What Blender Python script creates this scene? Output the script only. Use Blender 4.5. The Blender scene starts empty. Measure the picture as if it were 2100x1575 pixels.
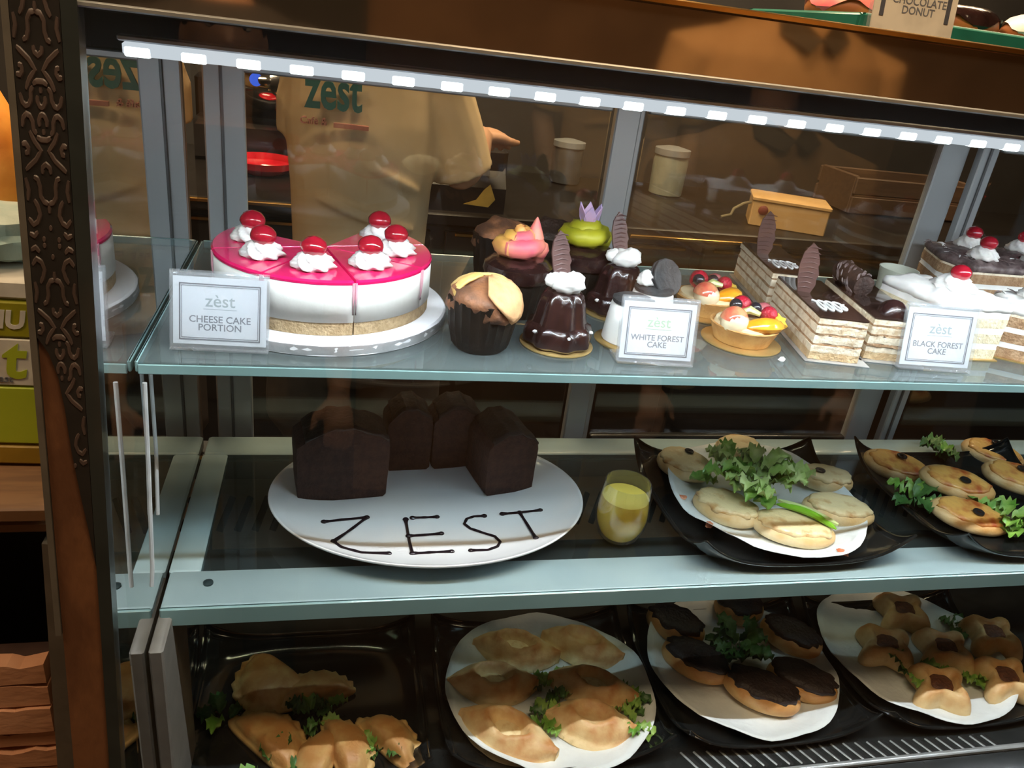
import bpy, math, random
from mathutils import Vector, Matrix, noise
from math import sin, cos, pi, radians, sqrt, atan2

random.seed(7)
SC = bpy.context.scene
COL = SC.collection

# ---------------------------------------------------------------- camera
CAMZ = 1.5
F_PX, CX, CY = 1600.0, 1050.0, 787.5
R3 = Matrix(((0.97303029, 0.02017871, 0.22979313),
             (-0.19797008, -0.43827987, 0.87676599),
             (0.11840571, -0.89861203, -0.42246481)))      # camera (right, down, forward) -> world
cam_d = bpy.data.cameras.new('camera')
cam_d.sensor_width = 36.0
cam_d.lens = F_PX / 2100.0 * 36.0
cam_d.clip_start = 0.02
cam = bpy.data.objects.new('camera', cam_d)
COL.objects.link(cam)
cm = Matrix.Identity(4)
for r in range(3):
    cm[r][0] = R3[r][0]; cm[r][1] = -R3[r][1]; cm[r][2] = -R3[r][2]
cm[2][3] = CAMZ
cam.matrix_world = cm
SC.camera = cam
SC.view_settings.view_transform = 'Standard'
SC.view_settings.look = 'None'
SC.view_settings.gamma = 1.0
SC.view_settings.use_curve_mapping = False
SC.view_settings.exposure = 0.0

# ---------------------------------------------------------------- world (dim warm interior)
W = bpy.data.worlds.new('world'); SC.world = W
W.use_nodes = True
W.node_tree.nodes['Background'].inputs[0].default_value = (0.9, 0.75, 0.6, 1)
W.node_tree.nodes['Background'].inputs[1].default_value = 0.03

# strengths of the case LEDs and the added warm lamps
LED_POWER = 760.0
ROOM_W = 16.0           # added lamps over the customer side (watts)
KITCHEN_W = 52.0        # added lamps over the staff side (watts)


def at(px, py, z):
    """point on the horizontal plane z seen at photo pixel (px, py)"""
    r = R3 @ Vector((px - CX, py - CY, F_PX))
    return Vector((0, 0, CAMZ)) + r * ((z - CAMZ) / r.z)


def aty(px, py, y):
    """point on the vertical plane y seen at photo pixel (px, py)"""
    r = R3 @ Vector((px - CX, py - CY, F_PX))
    return Vector((0, 0, CAMZ)) + r * (y / r.y)


# ---------------------------------------------------------------- materials
MATS = {}


def mat(name, col, rough=0.5, metal=0.0, col2=None, scale=30.0, bump=0.0, bscale=None,
        coat=0.0, sss=0.0, lo=0.4, hi=0.6, spec=0.5, detail=4.0, stretch=None):
    m = bpy.data.materials.new(name); m.use_nodes = True
    nt = m.node_tree; b = nt.nodes['Principled BSDF']
    b.inputs['Base Color'].default_value = (*col, 1)
    b.inputs['Roughness'].default_value = rough
    b.inputs['Metallic'].default_value = metal
    b.inputs['Specular IOR Level'].default_value = spec
    b.inputs['Coat Weight'].default_value = coat
    b.inputs['Coat Roughness'].default_value = 0.08
    if sss:
        b.inputs['Subsurface Weight'].default_value = sss
        b.inputs['Subsurface Radius'].default_value = (0.012, 0.008, 0.006)
        b.inputs['Subsurface Scale'].default_value = 0.5
    tc = nt.nodes.new('ShaderNodeTexCoord')
    src = tc.outputs['Object']
    if stretch:
        mp = nt.nodes.new('ShaderNodeMapping'); mp.inputs['Scale'].default_value = stretch
        nt.links.new(src, mp.inputs[0]); src = mp.outputs[0]
    if col2 is None:
        col2 = tuple(c * 0.82 for c in col)
    n = nt.nodes.new('ShaderNodeTexNoise'); n.inputs['Scale'].default_value = scale
    n.inputs['Detail'].default_value = detail
    nt.links.new(src, n.inputs['Vector'])
    rp = nt.nodes.new('ShaderNodeValToRGB')
    rp.color_ramp.elements[0].position = lo; rp.color_ramp.elements[1].position = hi
    rp.color_ramp.elements[0].color = (*col, 1); rp.color_ramp.elements[1].color = (*col2, 1)
    nt.links.new(n.outputs['Fac'], rp.inputs['Fac'])
    nt.links.new(rp.outputs['Color'], b.inputs['Base Color'])
    if bump:
        n2 = nt.nodes.new('ShaderNodeTexNoise'); n2.inputs['Scale'].default_value = bscale or scale * 3
        n2.inputs['Detail'].default_value = 5
        nt.links.new(src, n2.inputs['Vector'])
        bp = nt.nodes.new('ShaderNodeBump'); bp.inputs['Strength'].default_value = bump
        bp.inputs['Distance'].default_value = 0.004
        nt.links.new(n2.outputs['Fac'], bp.inputs['Height'])
        nt.links.new(bp.outputs['Normal'], b.inputs['Normal'])
    MATS[name] = m
    return m


def emis(name, col, strength):
    m = bpy.data.materials.new(name); m.use_nodes = True
    nt = m.node_tree; nt.nodes.clear()
    o = nt.nodes.new('ShaderNodeOutputMaterial'); e = nt.nodes.new('ShaderNodeEmission')
    e.inputs[0].default_value = (*col, 1); e.inputs[1].default_value = strength
    nt.links.new(e.outputs[0], o.inputs[0]); MATS[name] = m
    return m


def pane(name, tint=(0.93, 0.97, 0.96), boost=1.0, base=0.0, milk=0.0, milkcol=(0.5, 0.7, 0.72), rough=0.0, gcol=(1, 1, 1)):
    """clear glazing: straight-through transmission, Fresnel mirror and, if milk, a faint frosted body"""
    m = bpy.data.materials.new(name); m.use_nodes = True
    nt = m.node_tree; nt.nodes.clear()
    o = nt.nodes.new('ShaderNodeOutputMaterial')
    t = nt.nodes.new('ShaderNodeBsdfTransparent'); t.inputs[0].default_value = (*tint, 1)
    g = nt.nodes.new('ShaderNodeBsdfGlossy'); g.inputs['Roughness'].default_value = rough
    g.inputs['Color'].default_value = (*gcol, 1)
    lw = nt.nodes.new('ShaderNodeLayerWeight'); lw.inputs[0].default_value = 0.5
    pw = nt.nodes.new('ShaderNodeMath'); pw.operation = 'POWER'; pw.inputs[1].default_value = 5.0
    nt.links.new(lw.outputs['Facing'], pw.inputs[0])
    fr = nt.nodes.new('ShaderNodeMath'); fr.operation = 'MULTIPLY_ADD'
    fr.inputs[1].default_value = 0.96; fr.inputs[2].default_value = 0.04
    nt.links.new(pw.outputs[0], fr.inputs[0])
    ma = nt.nodes.new('ShaderNodeMath'); ma.operation = 'MULTIPLY_ADD'
    ma.inputs[1].default_value = boost; ma.inputs[2].default_value = base; ma.use_clamp = True
    nt.links.new(fr.outputs[0], ma.inputs[0])
    body = t.outputs[0]
    if milk:
        d = nt.nodes.new('ShaderNodeBsdfDiffuse'); d.inputs[0].default_value = (*milkcol, 1)
        mx = nt.nodes.new('ShaderNodeMixShader'); mx.inputs[0].default_value = milk
        nt.links.new(t.outputs[0], mx.inputs[1]); nt.links.new(d.outputs[0], mx.inputs[2])
        body = mx.outputs[0]
    mix = nt.nodes.new('ShaderNodeMixShader')
    nt.links.new(ma.outputs[0], mix.inputs[0]); nt.links.new(body, mix.inputs[1]); nt.links.new(g.outputs[0], mix.inputs[2])
    nt.links.new(mix.outputs[0], o.inputs[0]); MATS[name] = m
    return m


def baked(name, pale, brown, rough=0.55, lo=0.52, hi=0.80, scale=30.0, axis=2, coat=0.15):
    """bread crust: pale dough that browned on the upper parts and in random blotches"""
    m = bpy.data.materials.new(name); m.use_nodes = True
    nt = m.node_tree; b = nt.nodes['Principled BSDF']
    b.inputs['Roughness'].default_value = rough; b.inputs['Coat Weight'].default_value = coat
    b.inputs['Coat Roughness'].default_value = 0.3
    tc = nt.nodes.new('ShaderNodeTexCoord')
    sp = nt.nodes.new('ShaderNodeSeparateXYZ'); nt.links.new(tc.outputs['Generated'], sp.inputs[0])
    n = nt.nodes.new('ShaderNodeTexNoise'); n.inputs['Scale'].default_value = scale; n.inputs['Detail'].default_value = 5
    nt.links.new(tc.outputs['Object'], n.inputs['Vector'])
    ad = nt.nodes.new('ShaderNodeMath'); ad.operation = 'MULTIPLY_ADD'
    ad.inputs[1].default_value = 0.95
    sc_ = nt.nodes.new('ShaderNodeMath'); sc_.operation = 'MULTIPLY'; sc_.inputs[1].default_value = 0.30
    nt.links.new(sp.outputs[axis], sc_.inputs[0])
    nt.links.new(n.outputs['Fac'], ad.inputs[0]); nt.links.new(sc_.outputs[0], ad.inputs[2])
    rp = nt.nodes.new('ShaderNodeValToRGB')
    rp.color_ramp.elements[0].position = lo; rp.color_ramp.elements[1].position = hi
    rp.color_ramp.elements[0].color = (*pale, 1); rp.color_ramp.elements[1].color = (*brown, 1)
    nt.links.new(ad.outputs[0], rp.inputs[0]); nt.links.new(rp.outputs[0], b.inputs['Base Color'])
    bp = nt.nodes.new('ShaderNodeBump'); bp.inputs['Strength'].default_value = 0.25; bp.inputs['Distance'].default_value = 0.003
    n2 = nt.nodes.new('ShaderNodeTexNoise'); n2.inputs['Scale'].default_value = 160
    nt.links.new(tc.outputs['Object'], n2.inputs['Vector']); nt.links.new(n2.outputs['Fac'], bp.inputs['Height'])
    nt.links.new(bp.outputs[0], b.inputs['Normal'])
    MATS[name] = m
    return m


mat('cream', (0.9, 0.88, 0.86), 0.45, col2=(0.82, 0.8, 0.78), scale=60, sss=0.1)
mat('cherry', (0.42, 0.012, 0.03), 0.12, col2=(0.3, 0.008, 0.02), coat=0.8, scale=40)
mat('pink_glaze', (0.75, 0.012, 0.13), 0.12, col2=(0.62, 0.008, 0.09), scale=25, coat=0.6)
mat('cheese_filling', (0.86, 0.86, 0.83), 0.5, col2=(0.8, 0.79, 0.75), scale=20, bump=0.15)
mat('biscuit', (0.52, 0.38, 0.22), 0.9, col2=(0.4, 0.28, 0.15), scale=120, bump=0.8)
mat('cake_board', (0.86, 0.87, 0.9), 0.4, col2=(0.8, 0.81, 0.85))
mat('foil_edge', (0.6, 0.6, 0.62), 0.3, metal=0.6, bump=0.4, bscale=80)
mat('gold_board', (0.72, 0.5, 0.2), 0.3, metal=0.75, col2=(0.62, 0.42, 0.16))
mat('silver_board', (0.7, 0.7, 0.7), 0.3, metal=0.7)
mat('choc_gloss', (0.032, 0.013, 0.012), 0.2, col2=(0.018, 0.008, 0.008), scale=60, bump=0.35, bscale=120, coat=0.6)
mat('choc_matt', (0.05, 0.024, 0.018), 0.7, col2=(0.03, 0.015, 0.012), scale=70, bump=0.7, bscale=220)
mat('choc_loaf', (0.055, 0.026, 0.018), 0.85, col2=(0.036, 0.017, 0.013), scale=90, bump=0.5, bscale=260)
mat('choc_crust', (0.02, 0.012, 0.009), 0.6, col2=(0.03, 0.017, 0.012), scale=50, bump=0.7, bscale=120)
mat('choc_shard', (0.115, 0.06, 0.055), 0.35, col2=(0.085, 0.043, 0.04), scale=30)
mat('choc_wrapper', (0.016, 0.012, 0.009), 0.5, col2=(0.007, 0.007, 0.006), scale=30, bump=0.4, bscale=60, spec=0.2)
mat('choc_sauce', (0.014, 0.008, 0.012), 0.2, coat=0.5)
mat('muffin_top', (0.72, 0.45, 0.16), 0.7, col2=(0.5, 0.22, 0.07), scale=38, bump=0.6, bscale=110, lo=0.45, hi=0.62)
mat('muffin_cut', (0.72, 0.42, 0.2), 0.75, col2=(0.62, 0.32, 0.14), scale=60, bump=0.4)
mat('muffin_brown', (0.3, 0.12, 0.05), 0.6, col2=(0.1, 0.045, 0.025), scale=40, bump=0.6, bscale=100)
mat('frost_pink', (0.85, 0.14, 0.2), 0.45, col2=(0.9, 0.28, 0.2), scale=28)
mat('frost_orange', (0.88, 0.48, 0.1), 0.45, col2=(0.85, 0.35, 0.16), scale=28)
mat('frost_green', (0.46, 0.44, 0.02), 0.5, col2=(0.36, 0.36, 0.015), scale=30)
mat('petal', (0.4, 0.34, 0.62), 0.55, col2=(0.55, 0.36, 0.55), scale=50)
mat('oreo', (0.05, 0.05, 0.052), 0.6, col2=(0.03, 0.03, 0.032), bump=0.5, bscale=160)
mat('tart_shell', (0.6, 0.35, 0.13), 0.7, col2=(0.48, 0.24, 0.075), scale=45, bump=0.4, bscale=130)
mat('custard', (0.85, 0.72, 0.45), 0.35, col2=(0.8, 0.62, 0.35))
mat('peach', (0.88, 0.32, 0.015), 0.2, col2=(0.85, 0.4, 0.03), scale=30, coat=0.6)
mat('apple_flesh', (0.82, 0.72, 0.5), 0.25, col2=(0.75, 0.6, 0.38), coat=0.5)
mat('apple_skin', (0.6, 0.08, 0.06), 0.15, col2=(0.7, 0.3, 0.15), scale=40, coat=0.6)
mat('blueberry', (0.012, 0.014, 0.022), 0.2, col2=(0.025, 0.03, 0.045), coat=0.5)
mat('raspberry', (0.5, 0.012, 0.04), 0.2, col2=(0.35, 0.01, 0.03), scale=160, bump=0.7, bscale=260, coat=0.5)
mat('grape', (0.35, 0.08, 0.1), 0.12, col2=(0.45, 0.16, 0.16), coat=0.6)
mat('kiwi', (0.5, 0.6, 0.15), 0.25, col2=(0.65, 0.7, 0.3), scale=80, coat=0.4)
mat('mango', (0.9, 0.6, 0.08), 0.25, col2=(0.85, 0.5, 0.05), coat=0.4)
mat('sponge', (0.33, 0.19, 0.1), 0.9, col2=(0.45, 0.29, 0.17), scale=90, bump=0.8, bscale=260)
mat('sponge_pale', (0.62, 0.46, 0.27), 0.9, col2=(0.5, 0.34, 0.18), scale=80, bump=0.8, bscale=240)
mat('coffee_cream', (0.82, 0.72, 0.56), 0.6, col2=(0.58, 0.43, 0.27), scale=70, bump=0.6, lo=.48, hi=.68)
mat('glaze_dark', (0.03, 0.016, 0.013), 0.12, col2=(0.018, 0.01, 0.008), coat=0.7)
mat('icing_white', (0.86, 0.86, 0.86), 0.4)
mat('cup_white', (0.5, 0.52, 0.44), 0.45, col2=(0.46, 0.48, 0.4))
mat('shaving', (0.09, 0.06, 0.06), 0.45, col2=(0.2, 0.15, 0.15), scale=90)
mat('card', (0.82, 0.84, 0.88), 0.5, col2=(0.8, 0.82, 0.86))
mat('card_line', (0.07, 0.075, 0.1), 0.6)
mat('card_text', (0.16, 0.17, 0.2), 0.6)
mat('card_logo', (0.36, 0.42, 0.42), 0.6)
mat('card_logo_green', (0.4, 0.58, 0.36), 0.6)
mat('porcelain', (0.84, 0.84, 0.86), 0.12, col2=(0.83, 0.83, 0.85), coat=0.5)
mat('doily', (0.72, 0.75, 0.75), 0.85, col2=(0.66, 0.69, 0.69), scale=25, bump=0.5, bscale=60)
mat('tray_black', (0.008, 0.009, 0.009), 0.12, col2=(0.012, 0.013, 0.013), coat=0.3)
def juicy(name, col):
    m = bpy.data.materials.new(name); m.use_nodes = True; nt = m.node_tree; nt.nodes.clear()
    o = nt.nodes.new('ShaderNodeOutputMaterial'); d = nt.nodes.new('ShaderNodeBsdfDiffuse'); t = nt.nodes.new('ShaderNodeBsdfTranslucent')
    x = nt.nodes.new('ShaderNodeMixShader'); x.inputs[0].default_value = 0.35
    n = nt.nodes.new('ShaderNodeTexNoise'); n.inputs['Scale'].default_value = 25
    r = nt.nodes.new('ShaderNodeValToRGB'); r.color_ramp.elements[0].color = (*col, 1); r.color_ramp.elements[1].color = (col[0], col[1] * 1.08, col[2] * 1.4, 1)
    tc = nt.nodes.new('ShaderNodeTexCoord'); nt.links.new(tc.outputs['Object'], n.inputs['Vector']); nt.links.new(n.outputs['Fac'], r.inputs[0])
    for s_ in (d, t): nt.links.new(r.outputs[0], s_.inputs[0])
    nt.links.new(d.outputs[0], x.inputs[1]); nt.links.new(t.outputs[0], x.inputs[2]); nt.links.new(x.outputs[0], o.inputs[0]); MATS[name] = m


juicy('juice', (0.95, 0.68, 0.05))
juicy('juice_top', (0.95, 0.75, 0.14))
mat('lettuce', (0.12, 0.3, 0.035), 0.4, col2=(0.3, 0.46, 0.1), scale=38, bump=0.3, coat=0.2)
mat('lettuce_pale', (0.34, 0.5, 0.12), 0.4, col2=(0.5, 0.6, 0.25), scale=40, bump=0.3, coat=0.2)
mat('lettuce_dim', (0.035, 0.11, 0.02), 0.45, col2=(0.09, 0.2, 0.05), scale=38, bump=0.3)  # darker copy, the dim light low in the case put into its colour
mat('olive', (0.018, 0.016, 0.016), 0.25, coat=0.4)
mat('lime_skin', (0.22, 0.5, 0.03), 0.3, col2=(0.17, 0.4, 0.02))
mat('lime_flesh', (0.6, 0.7, 0.3), 0.3)
mat('tomato', (0.55, 0.16, 0.08), 0.4, col2=(0.65, 0.3, 0.16), scale=60)
mat('cheese_melt', (0.8, 0.64, 0.36), 0.4, col2=(0.56, 0.3, 0.1), scale=48, bump=0.6, bscale=90, lo=0.5, hi=0.68, coat=0.2)
mat('pizza_top', (0.74, 0.4, 0.1), 0.4, col2=(0.42, 0.085, 0.015), scale=34, bump=0.5, bscale=90, lo=0.42, hi=0.62, coat=0.2)
mat('choc_top', (0.022, 0.012, 0.012), 0.5, col2=(0.035, 0.02, 0.018), scale=70, bump=0.6, bscale=180)
mat('meat', (0.17, 0.06, 0.03), 0.5, col2=(0.09, 0.03, 0.02), scale=130, bump=0.9, bscale=200)
baked('boat_bread', (0.78, 0.58, 0.29), (0.5, 0.2, 0.055), hi=0.88)
baked('bun_bread', (0.72, 0.44, 0.17), (0.6, 0.28, 0.08))
baked('star_bread', (0.76, 0.56, 0.28), (0.54, 0.25, 0.075), hi=0.88)
baked('turnover_bread', (0.66, 0.44, 0.17), (0.46, 0.21, 0.06), lo=0.5, hi=0.78)
baked('pale_bread', (0.8, 0.66, 0.4), (0.7, 0.46, 0.2))
baked('pizza_bread', (0.78, 0.58, 0.3), (0.6, 0.32, 0.1))
mat('alu', (0.42, 0.45, 0.47), 0.38, metal=0.55, col2=(0.4, 0.43, 0.45), scale=8)
mat('alu_dark', (0.13, 0.14, 0.15), 0.35, metal=0.6)
mat('chrome', (0.75, 0.75, 0.77), 0.12, metal=1.0)
mat('steel', (0.4, 0.38, 0.35), 0.3, metal=0.85, col2=(0.36, 0.34, 0.31), stretch=(1, 1, 30))
mat('teal_frame', (0.28, 0.37, 0.385), 0.35, col2=(0.26, 0.35, 0.37), scale=14, coat=0.2)
mat('glass_edge', (0.22, 0.36, 0.37), 0.2, col2=(0.19, 0.32, 0.33), scale=6, coat=0.3)
mat('black_panel', (0.012, 0.012, 0.011), 0.25, col2=(0.015, 0.015, 0.014))
mat('deck_black', (0.014, 0.016, 0.016), 0.15, col2=(0.02, 0.022, 0.022), coat=0.3)
mat('slot_dark', (0.004, 0.004, 0.004), 0.8)
mat('slot_light', (0.32, 0.34, 0.34), 0.4, metal=0.3)
mat('fascia', (0.42, 0.35, 0.28), 0.05, metal=0.95, col2=(0.4, 0.335, 0.265))
mat('post_dark', (0.022, 0.02, 0.019), 0.35, coat=0.3)
mat('post_trim', (0.028, 0.034, 0.034), 0.3, coat=0.3)
mat('damask', (0.075, 0.052, 0.046), 0.45, col2=(0.06, 0.042, 0.037))
mat('post_wood', (0.17, 0.075, 0.035), 0.4, col2=(0.11, 0.048, 0.024), scale=12, bump=0.3, bscale=40, stretch=(3, 3, 1), coat=0.15)
mat('post_metal', (0.2, 0.185, 0.16), 0.4, metal=0.5)
mat('plank', (0.6, 0.31, 0.18), 0.7, col2=(0.5, 0.24, 0.13), scale=9, bump=0.5, bscale=30, stretch=(1, 1, 2))
mat('plank_crack', (0.05, 0.022, 0.015), 0.9)
mat('shelf_wood', (0.24, 0.12, 0.05), 0.5, col2=(0.17, 0.08, 0.035), scale=10, stretch=(1, 8, 8))
mat('box_green', (0.42, 0.5, 0.03), 0.4, col2=(0.4, 0.48, 0.028))
mat('box_olive', (0.33, 0.3, 0.015), 0.4)
mat('box_white', (0.7, 0.66, 0.58), 0.45)
mat('box_gold', (0.36, 0.22, 0.02), 0.45)
mat('orange_bag', (0.62, 0.2, 0.02), 0.45, col2=(0.75, 0.33, 0.05), scale=14, bump=0.5, bscale=30)
mat('wrap_teal', (0.42, 0.5, 0.45), 0.35, col2=(0.3, 0.42, 0.4), scale=25, bump=0.5, bscale=50)
mat('wall_dark', (0.04, 0.038, 0.038), 0.6, col2=(0.032, 0.031, 0.031), scale=4)
mat('crate_brown', (0.1, 0.058, 0.036), 0.6, col2=(0.075, 0.044, 0.028), scale=10, stretch=(1, 8, 8))
mat('wall_warm', (0.38, 0.21, 0.1), 0.7, col2=(0.3, 0.16, 0.075), scale=3)
mat('wall_left', (0.4, 0.22, 0.08), 0.7, col2=(0.32, 0.17, 0.06), scale=3)
mat('floor_tile', (0.09, 0.06, 0.042), 0.35, col2=(0.065, 0.044, 0.03), scale=5)
mat('ceiling', (0.4, 0.33, 0.26), 0.8)
mat('counter_dark', (0.011, 0.0095, 0.009), 0.35, col2=(0.009, 0.0075, 0.007), scale=9)
mat('front_trim', (0.55, 0.57, 0.58), 0.25, metal=0.5)
mat('brass', (0.85, 0.5, 0.16), 0.22, metal=1.0)
mat('red_glaze', (0.62, 0.012, 0.025), 0.15, coat=0.5)
mat('kraft', (0.6, 0.37, 0.15), 0.65, col2=(0.54, 0.32, 0.12), scale=12)
mat('string', (0.2, 0.17, 0.1), 0.8)
mat('seal_red', (0.25, 0.05, 0.035), 0.5)
mat('machine_black', (0.016, 0.014, 0.014), 0.3, coat=0.2)
mat('yellow_tag', (0.65, 0.42, 0.08), 0.5)
mat('skin', (0.5, 0.28, 0.17), 0.55, col2=(0.45, 0.24, 0.14), scale=20, sss=0.05)
mat('shirt_beige', (0.66, 0.49, 0.29), 0.85, col2=(0.6, 0.44, 0.25), scale=9, bump=0.3, bscale=14)
mat('shirt_tan', (0.6, 0.36, 0.16), 0.85, col2=(0.55, 0.32, 0.14), scale=9, bump=0.2, bscale=14)
mat('collar_dark', (0.1, 0.07, 0.04), 0.8)
mat('trousers', (0.05, 0.045, 0.045), 0.85)
mat('hair', (0.02, 0.014, 0.011), 0.5)
mat('shoe', (0.02, 0.018, 0.017), 0.4)
mat('eye_white', (0.75, 0.73, 0.7), 0.2)
mat('logo_green', (0.03, 0.12, 0.11), 0.6)
mat('logo_red', (0.42, 0.16, 0.12), 0.6)
mat('teal_tray', (0.02, 0.2, 0.15), 0.3, coat=0.2)
mat('donut', (0.42, 0.15, 0.04), 0.5, col2=(0.33, 0.1, 0.03), scale=40)
mat('lamp_white', (0.8, 0.78, 0.72), 0.5)
mat('crumb', (0.85, 0.85, 0.84), 0.6)
mat('header_black', (0.008, 0.008, 0.008), 0.75)
mat('glare_white', (0.42, 0.44, 0.45), 0.35, col2=(0.34, 0.36, 0.37))  # LED glare on the left glass put into a pale colour
mat('bracket', (0.15, 0.135, 0.115), 0.5)
mat('screw', (0.03, 0.05, 0.055), 0.4, metal=0.5)
emis('led_chip', (0.88, 0.95, 1.0), LED_POWER)
emis('led_diffuser', (0.85, 0.92, 1.0), 0.75)
emis('led_side', (0.9, 0.96, 1.0), 2.5)
emis('lamp_warm', (1.0, 0.74, 0.46), 5.0)
emis('blue_glint', (0.08, 0.18, 1.0), 0.9)  # glowing stand-in for a blue glint on the chrome
pane('front_glass', (0.97, 0.985, 0.98), boost=0.8, base=0.0)
pane('side_glass', (0.55, 0.6, 0.57), boost=1.2, base=0.34)
pane('rear_glass', (0.9, 0.92, 0.92), boost=1.1, base=0.01)
pane('shelf_glass', (0.74, 0.80, 0.82), boost=1.0, milk=0.12, milkcol=(0.45, 0.56, 0.57))
pane('shelf_glass_low', (0.6, 0.68, 0.68), boost=1.0, milk=0.03, milkcol=(0.4, 0.5, 0.5))
pane('acrylic', (0.97, 0.98, 0.99), boost=1.3, base=0.02, milk=0.1, milkcol=(0.85, 0.87, 0.9))
pane('tumbler', (0.97, 0.98, 0.97), boost=1.2, base=0.02, milk=0.04, milkcol=(0.9, 0.9, 0.85))


# ---------------------------------------------------------------- mesh helpers
SOFT = {'dough', 'crust', 'topping', 'cream', 'frosting', 'dome', 'meat_filling', 'filling', 'leaf', 'cream_crown', 'cream_rosette', 'split_crown', 'torn_flap', 'paper_doily', 'dish'}


class MB:
    def __init__(s):
        s.v = []; s.f = []; s.mi = []

    def add(s, vs, fs, mi=0, M=None):
        o = len(s.v)
        for v in vs:
            v = Vector(v)
            s.v.append(M @ v if M is not None else v)
        for f in fs:
            s.f.append(tuple(i + o for i in f)); s.mi.append(mi)
        return s

    def box(s, c, d, M=None, mi=0):
        x, y, z = c; a, b, h = d[0] / 2, d[1] / 2, d[2] / 2
        vs = [(x + i * a, y + j * b, z + k * h) for k in (-1, 1) for j in (-1, 1) for i in (-1, 1)]
        fs = [(0, 2, 3, 1), (4, 5, 7, 6), (0, 1, 5, 4), (2, 6, 7, 3), (0, 4, 6, 2), (1, 3, 7, 5)]
        return s.add(vs, fs, mi, M)

    def bbox(s, c, d, bev=0.002, M=None, mi=0):
        """box with chamfered vertical and top edges"""
        x, y, z = c; a, b, h = d[0] / 2, d[1] / 2, d[2] / 2
        e = min(bev, a * .9, b * .9, h * .9)
        def ring(aa, bb, zz, ee):
            return [(x - aa + ee, y - bb, zz), (x + aa - ee, y - bb, zz), (x + aa, y - bb + ee, zz), (x + aa, y + bb - ee, zz),
                    (x + aa - ee, y + bb, zz), (x - aa + ee, y + bb, zz), (x - aa, y + bb - ee, zz), (x - aa, y - bb + ee, zz)]
        rings = [ring(a - e, b - e, z - h, e), ring(a, b, z - h + e, e), ring(a, b, z + h - e, e), ring(a - e, b - e, z + h, e)]
        return s.rings(rings, True, True, mi, M)

    def rings(s, rings, cap0=True, cap1=True, mi=0, M=None, closed=True):
        n = len(rings[0]); vs = [p for r in rings for p in r]; fs = []
        for k in range(len(rings) - 1):
            for i in range(n if closed else n - 1):
                j = (i + 1) % n
                fs.append((k * n + i, k * n + j, (k + 1) * n + j, (k + 1) * n + i))
        if cap0: fs.append(tuple(range(n - 1, -1, -1)))
        if cap1: fs.append(tuple(range((len(rings) - 1) * n, len(rings) * n)))
        return s.add(vs, fs, mi, M)

    def lathe(s, prof, n=24, c=(0, 0, 0), sx=1, sy=1, cap0=True, cap1=True, mi=0, M=None, mod=None):
        rs = []
        for (r, z) in prof:
            ring = []
            for i in range(n):
                t = 2 * pi * i / n
                q = r * (mod(t, z, r) if mod else 1)
                ring.append((c[0] + q * cos(t) * sx, c[1] + q * sin(t) * sy, c[2] + z))
            rs.append(ring)
        return s.rings(rs, cap0, cap1, mi, M)

    def tube(s, pts, r, n=8, mi=0, M=None, flat=1.0):
        pts = [Vector(p) for p in pts]; m = len(pts); rs = []
        up = Vector((0, 0, 1)); prev = None
        for k, p in enumerate(pts):
            d = (pts[min(k + 1, m - 1)] - pts[max(k - 1, 0)])
            d = d.normalized() if d.length > 1e-9 else Vector((1, 0, 0))
            a = d.cross(up)
            if a.length < 1e-3: a = d.cross(Vector((0, 1, 0))) if prev is None else prev
            a.normalize(); prev = a; b = a.cross(d).normalized()
            rr = r[k] if isinstance(r, (list, tuple)) else r
            rs.append([p + a * (rr * cos(2 * pi * i / n)) + b * (rr * flat * sin(2 * pi * i / n)) for i in range(n)])
        return s.rings(rs, True, True, mi, M)

    def prism(s, out, z0, z1, mi=0, M=None):
        n = len(out)
        return s.rings([[(x, y, z0) for x, y in out], [(x, y, z1) for x, y in out]], True, True, mi, M)

    def blob(s, c, r, nz=0.0, fr=30.0, nu=16, nv=10, mi=0, M=None, flatbot=None, seed=0.0):
        if not isinstance(r, (tuple, list)): r = (r, r, r)
        vs = []; fs = []
        for j in range(nv + 1):
            ph = -pi / 2 + pi * j / nv
            for i in range(nu):
                t = 2 * pi * i / nu
                d = Vector((cos(ph) * cos(t), cos(ph) * sin(t), sin(ph)))
                q = 1.0
                if nz: q += nz * noise.noise(d * 2.2 + Vector((seed, seed * 1.7, c[0] * fr)))
                z = d.z * r[2] * q
                if flatbot is not None: z = max(z, flatbot)
                vs.append((c[0] + d.x * r[0] * q, c[1] + d.y * r[1] * q, c[2] + z))
        for j in range(nv):
            for i in range(nu):
                k = (i + 1) % nu
                fs.append((j * nu + i, j * nu + k, (j + 1) * nu + k, (j + 1) * nu + i))
        return s.add(vs, fs, mi, M)

    def mesh(s, name, mats, smooth=True):
        me = bpy.data.meshes.new(name)
        me.from_pydata([tuple(v) for v in s.v], [], s.f)
        for m in (mats if isinstance(mats, (list, tuple)) else [mats]):
            me.materials.append(MATS[m])
        for p, k in zip(me.polygons, s.mi):
            p.material_index = k; p.use_smooth = smooth
        if smooth and name not in SOFT:
            try: me.set_sharp_from_angle(angle=radians(38))
            except Exception: pass
        me.validate(); me.update()
        return me

    def build(s, name, mats, parent=None, smooth=True, label=None, kind=None, loc=None, rz=0):
        o = bpy.data.objects.new(name, s.mesh(name, mats, smooth))
        COL.objects.link(o)
        if parent is not None: o.parent = parent
        if label: o['label'] = label
        if kind: o['kind'] = kind
        if loc is not None: o.location = loc
        if rz: o.rotation_euler = (0, 0, rz)
        return o


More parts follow.
